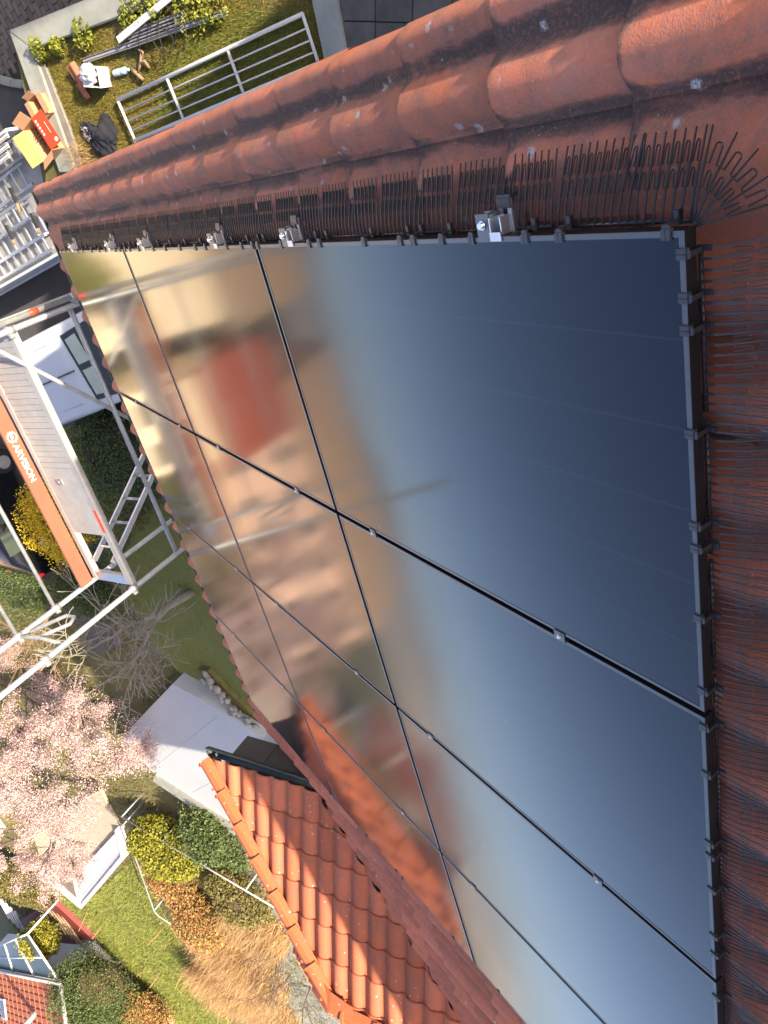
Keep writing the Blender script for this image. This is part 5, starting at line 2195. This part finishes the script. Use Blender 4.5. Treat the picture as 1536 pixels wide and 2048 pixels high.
# terrace with white privacy screen
te = empty('terrace', (24, -28, 0))
tag(te, 'beige paved terrace under the cherry tree above the white deck', 'terrace')
MB().slab(plan([(60, 1650), (200, 1580), (240, 1655), (150, 1755), (80, 1715)], .12), 0, .12).build('paving', M['terrace'], te)
sc_ = empty('white_deck', (27, -28, 0))
tag(sc_, 'white panelled deck with raised rims below the terrace', 'deck')
c00, c10, c11, c01 = [PZ(u, v, .3) for u, v in ((150, 1754), (236, 1660), (248, 1712), (163, 1813))]
C_ = lambda a_, b_: c00.lerp(c10, a_).lerp(c01.lerp(c11, a_), b_)
for i in range(4):
    for b0, b1 in ((.0, .70), (.715, .99)):
        ps = [C_(i / 4 + .004, b0), C_((i + 1) / 4 - .004, b0), C_((i + 1) / 4 - .004, b1), C_(i / 4 + .004, b1)]
        MB().slab([(p_.x, p_.y) for p_ in ps], 0, .3 + .002 * (i % 2)).build('panel', M['paint_white'], sc_)
for pa, pb in ((C_(0, 1), C_(1, 1)), (C_(1, 0), C_(1, 1)), (C_(0, 0), C_(0, 1))):
    d_ = (pb - pa).normalized()
    n_v = Vector((-d_.y, d_.x, 0)) * .10
    MB().slab([((pa - n_v).x, (pa - n_v).y), ((pb - n_v).x, (pb - n_v).y), ((pb + n_v).x, (pb + n_v).y), ((pa + n_v).x, (pa + n_v).y)], .0, .40 + .003 * (pa - pb).length % .02).build('rim', M['paint_white'], sc_)
gb = empty('gravel_bed', (27, -31, 0))
tag(gb, 'brown gravel bed framed by a white beam beside the white deck', 'gravel bed')
MB().slab(plan([(78, 1742), (145, 1752), (158, 1808), (80, 1755)], .3), 0, .3).build('gravel', M['gravel'], gb)
x_, y_ = PZ(76, 1744, .5), PZ(160, 1815, .5)
d_ = (y_ - x_).normalized()
n_v = Vector((-d_.y, d_.x, 0)) * .18
MB().slab([((x_ - n_v).x, (x_ - n_v).y), ((y_ - n_v).x, (y_ - n_v).y), ((y_ + n_v).x, (y_ + n_v).y), ((x_ + n_v).x, (x_ + n_v).y)], 0, .52).build('beam', M['paint_white'], gb)
# timber pile
for i in range(6):
    a, b = PZ(75 + 10 * i, 1800 + 6 * i, .3), PZ(110 + 12 * i, 1850 + 9 * i, .5)
    lying_bar('timber_beam', 'old brown timber beam in the pile by the red terrace, %s' % ['first', 'second', 'third', 'fourth', 'fifth', 'sixth'][i] + ' from the left', a, b, .16, .1, 'timber', 'beam', 'timber pile', False)

# ------------------------------------------------------------------ neighbour with red roof and conservatory (lower left)
nb_ = empty('neighbour_house', (45, -48, 0))
tag(nb_, 'neighbouring house with orange-red tiled roof and skylight at the lower left', 'house')
ea, eb = PZ(-60, 1932, 3.2), PZ(124, 1972, 3.2)
ed = (eb - ea)
ed.z = 0
ed.normalize()
aw = Vector((ed.y, -ed.x, 0))
if aw.dot(Vector((eb.x - CAM[0], eb.y - CAM[1], 0))) < 0:
    aw = -aw
up_ = (aw * math.cos(R(33)) + Vector((0, 0, 1)) * math.sin(R(33)))
nrm_ = ed.cross(up_)
if nrm_.z < 0:
    nrm_ = -nrm_
rlen = 9.0
rows_, cols_ = 22, 1
mb = MB()
for i in range(rows_):                                      # tile courses as real steps
    a0, a1 = ea + up_ * (rlen * i / rows_), ea + up_ * (rlen * (i + 1) / rows_ + .06)
    b0, b1 = eb + up_ * (rlen * i / rows_), eb + up_ * (rlen * (i + 1) / rows_ + .06)
    t0, t1 = nrm_ * .06, nrm_ * .005
    mb.add([a0 + t0, b0 + t0, b1 + t1, a1 + t1, a0, b0], [(0, 1, 2, 3), (4, 5, 1, 0)])
rf = mb.build('roof', M['brick'], nb_)
mb = MB()
for i in range(22):                                         # tile columns
    a = ea.lerp(eb, (i + .5) / 22)
    mb.tube([a + nrm_ * .03, a + up_ * rlen + nrm_ * .03], .05, 6, False)
o = mb.build('tile_rolls', M['brick'], rf)
o['kind'] = 'stuff'
tb('gutter', [ea - aw * .1, eb - aw * .1], .09, 'paint_white', nb_, 8)
mb = MB()
mb.tube([eb - aw * .1, eb + up_ * rlen], .13, 6)
mb.build('verge_board', M['paint_white'], nb_)
mb = MB()
m4 = frame_m(tuple(ea.lerp(eb, .42) + up_ * 1.6 + nrm_ * .08), tuple(ed), tuple(up_), tuple(nrm_))
mb.box((-.55, 0, 0), (.55, 1.3, .10), m4)
sk = mb.build('skylight', M['paint_white'], rf)
for k in range(3):
    mb = MB()
    mb.box((-.45 + .31 * k, .12, .10), (-.18 + .31 * k, 1.18, .112), m4)
    mb.build('pane', M['houseglass'], sk)
p0 = ea.lerp(eb, .74) + up_ * 1.9
mb = MB()
mb.tube([p0, p0 + Vector((0, 0, 1.4)), p0 + Vector((-.3, -.2, 1.7))], .18, 8)
mb.build('flue', M['paint_white'], rf)
w0, w1_ = ea + aw * .5, eb + aw * .5 - ed * 2.5
w2, w3 = w1_ + aw * 12, w0 + aw * 12
MB().slab([(w0.x, w0.y), (w1_.x, w1_.y), (w2.x, w2.y), (w3.x, w3.y)], 0, 3.2).build('wall', M['render'], nb_)
rt = ea + up_ * rlen
rt2 = eb + up_ * rlen
mb = MB()
bk, bk2 = rt + aw * 7.5 - Vector((0, 0, 4.9)), rt2 + aw * 7.5 - Vector((0, 0, 4.9))
mb.add([rt, rt2, bk2, bk, rt + aw * .0 - Vector((0, 0, .3)), rt2 - Vector((0, 0, .3))], [(0, 1, 2, 3)])
mb.build('back_roof', M['brick'], nb_)
# conservatory
cs = empty('conservatory', tuple(PZ(60, 1910, 0)))
tag(cs, 'white framed glass conservatory roof in front of the red tiled roof', 'conservatory')
q0, q1, q2_, q3 = PZ(-10, 1937, 3.0), PZ(118, 1962, 3.0), PZ(55, 1868, 2.4), PZ(-10, 1895, 2.4)
Q = lambda s_, t_: q0.lerp(q1, s_).lerp(q3.lerp(q2_, s_), t_)
for i in range(3):
    for j in range(2):
        mb = MB()
        g = .015
        mb.add([Q(i / 3 + g, j / 2 + g), Q((i + 1) / 3 - g, j / 2 + g), Q((i + 1) / 3 - g, (j + 1) / 2 - g), Q(i / 3 + g, (j + 1) / 2 - g)], [(0, 1, 2, 3)])
        mb.build('pane', M['conglass'], cs)
for i in range(4):
    tb('glazing_bar', [Q(i / 3, 0), Q(i / 3, 1)], .07, 'paint_white', cs, 6)
for j in range(3):
    tb('glazing_bar', [Q(0, j / 2), Q(1, j / 2)], .06, 'paint_white', cs, 6)
tb('corner_post', [Q(1, 1), Q(1, 1) - Vector((0, 0, 2.4))], .07, 'paint_white', cs, 6)
wl = [(Q(0, 1).x, Q(0, 1).y), (Q(1, 1).x, Q(1, 1).y), (Q(1, 0).x, Q(1, 0).y), (Q(0, 0).x, Q(0, 0).y)]
MB().slab(wl, 0, .38).build('floor', M['redfloor'], cs)
td = empty('red_terrace', tuple(PZ(115, 1905, 0)))
tag(td, 'dark red flat terrace with white edge beside the conservatory', 'terrace')
MB().slab(plan([(62, 1868), (105, 1845), (172, 1905), (125, 1965)], .4), 0, .4).build('floor', M['redfloor'], td)
tb('edge_rail', [PZ(172, 1903, .9), PZ(126, 1968, .9)], .09, 'paint_white', td, 6)
p = PZ(92, 1868, 1.4)
bush('small_conifer', 'small yellow-green conifer on the dark red terrace', (p.x, p.y, 1.6), (1.3, 1.3, 1.7), 5000, 'conifer_leaf', .14, core=(.03, .035, .006))
# clutter of glass frames at the far left edge
for i in range(5):
    a, b = PZ(-5 + 9 * i, 1790 + 8 * i, 1.0), PZ(20 + 9 * i, 1835 + 9 * i, 1.0)
    lying_bar('greenhouse_frame', 'white greenhouse bar at the left edge, %s' % ['first', 'second', 'third', 'fourth', 'fifth'][i] + ' from the edge', a, b, .12, .1, 'paint_white', 'frame', 'greenhouse bars', False)

# ------------------------------------------------------------------ houses across the road and behind (seen in the glass, casting shade)
def gable_house(name, label, x0, x1, y0, y1, he, hr, wall, roofm, ridge='x', wins=True, over=.4):
    h = empty(name, ((x0 + x1) / 2, (y0 + y1) / 2, 0))
    tag(h, label, 'house')
    MB().box((x0, y0, 0), (x1, y1, he)).build('wall', M[wall], h)
    mb = MB()
    if ridge == 'x':
        ym = (y0 + y1) / 2
        mb.prism([(y0 - over, he - .15), (ym, hr), (y1 + over, he - .15), (y1 + over, he + .0), (ym, hr + .2), (y0 - over, he + .0)], x0 - over, x1 + over)
        mb.prism([(y0, he), (ym, hr - .03), (y1, he)], x0 + .01, x1 - .01)
    else:
        xm = (x0 + x1) / 2
        m4 = frame_m((0, 0, 0), (0, 1, 0), (1, 0, 0), (0, 0, 1))
        mb.prism([(x0 - over, he - .15), (xm, hr), (x1 + over, he - .15), (x1 + over, he), (xm, hr + .2), (x0 - over, he)], y0 - over, y1 + over, m4)
        mb.prism([(x0, he), (xm, hr - .03), (x1, he)], y0 + .01, y1 - .01, m4)
    mb.build('roof', M[roofm], h)
    if wins:
        n = max(2, int((x1 - x0) / 2.6))
        for fl in range(max(1, int(he / 2.8))):
            for i in range(n):
                cx = x0 + (x1 - x0) * (i + .5) / n
                mb = MB()
                mb.box((cx - .55, y1 + .001, .9 + fl * 2.8), (cx + .55, y1 + .05, 2.3 + fl * 2.8))
                w_ = mb.build('window', M['paint_white'], h)
                mb = MB()
                mb.box((cx - .47, y1 + .051, .98 + fl * 2.8), (cx + .47, y1 + .056, 2.22 + fl * 2.8))
                mb.build('pane', M['houseglass'], w_)
    return h


gable_house('house_across', 'red-roofed house across the road mirrored in the panels', 6.4, 9.8, -31, -26.5, 3.7, 6.0, 'beige', 'redroof')
gable_house('house_across', 'beige house left of the red-roofed one across the road', -9, 4.9, -36, -27.5, 5.4, 8.2, 'beige', 'brownroof')
gable_house('house_across', 'long salmon house across the road behind the cherry tree', 11.5, 30, -50, -40, 5.8, 8.6, 'pinkwall', 'brownroof')
gable_house('house_across', 'pale tall house at the far left across the road', -24, -10, -46, -36, 5.6, 9.0, 'render', 'redroof')
gable_house('house_behind', 'white neighbour house up the road behind the gable', -6.4, -.9, 9, 17, 9.6, 11.2, 'render', 'redroof', 'y', False, .2)
gable_house('house_behind', 'second white neighbour house up the road past the garden', -18, -9.4, 8, 17, 10.2, 12.5, 'render', 'redroof', 'y', False, .2)
structure(MB().slab([(-16, -24.52), (9.8, -24.52), (11.2, -27.4), (-16, -27.4)], -.02, .03).build('forecourt', M['terrace']))
for i, (x, y, r) in enumerate(((1.8, -25.6, 1.3), (-1.8, -25.7, 1.4), (12.6, -30, 1.7), (-6, -25.5, 1.2))):
    bush('verge_bush', 'yellow-green bush across the road, %s of four' % ['second from right', 'third from right', 'rightmost', 'leftmost'][i], (x, y, 1.0), (r, r, 1.3), 2500, 'lime_leaf', .16, core=(.06, .06, .015))
# wooded rise on the horizon, haze painted into its colour
mb = MB()
nx = 60
vs_, fs_ = [], []
rh = random.Random(2)
for i in range(nx):
    x = -420 + i * 15
    h0 = 15 + 3 * math.sin(i * .35) + 1.5 * math.sin(i * .9) + rh.uniform(-.8, .8)
    vs_ += [(x, -210, -.5), (x, -235, h0 * .6), (x, -270, h0), (x, -330, -.5)]
for i in range(nx - 1):
    for j in range(3):
        a = i * 4 + j
        fs_.append((a, a + 4, a + 5, a + 1))
mb.add(vs_, fs_, True)
structure(mb.build('hills', M['hill']))

# ------------------------------------------------------------------ move every Empty to the base of its thing
for o, loc in BASES:
    inv = Matrix.Translation(-loc)
    for ch in o.children:
        ch.matrix_basis = inv @ ch.matrix_basis
    o.location = loc
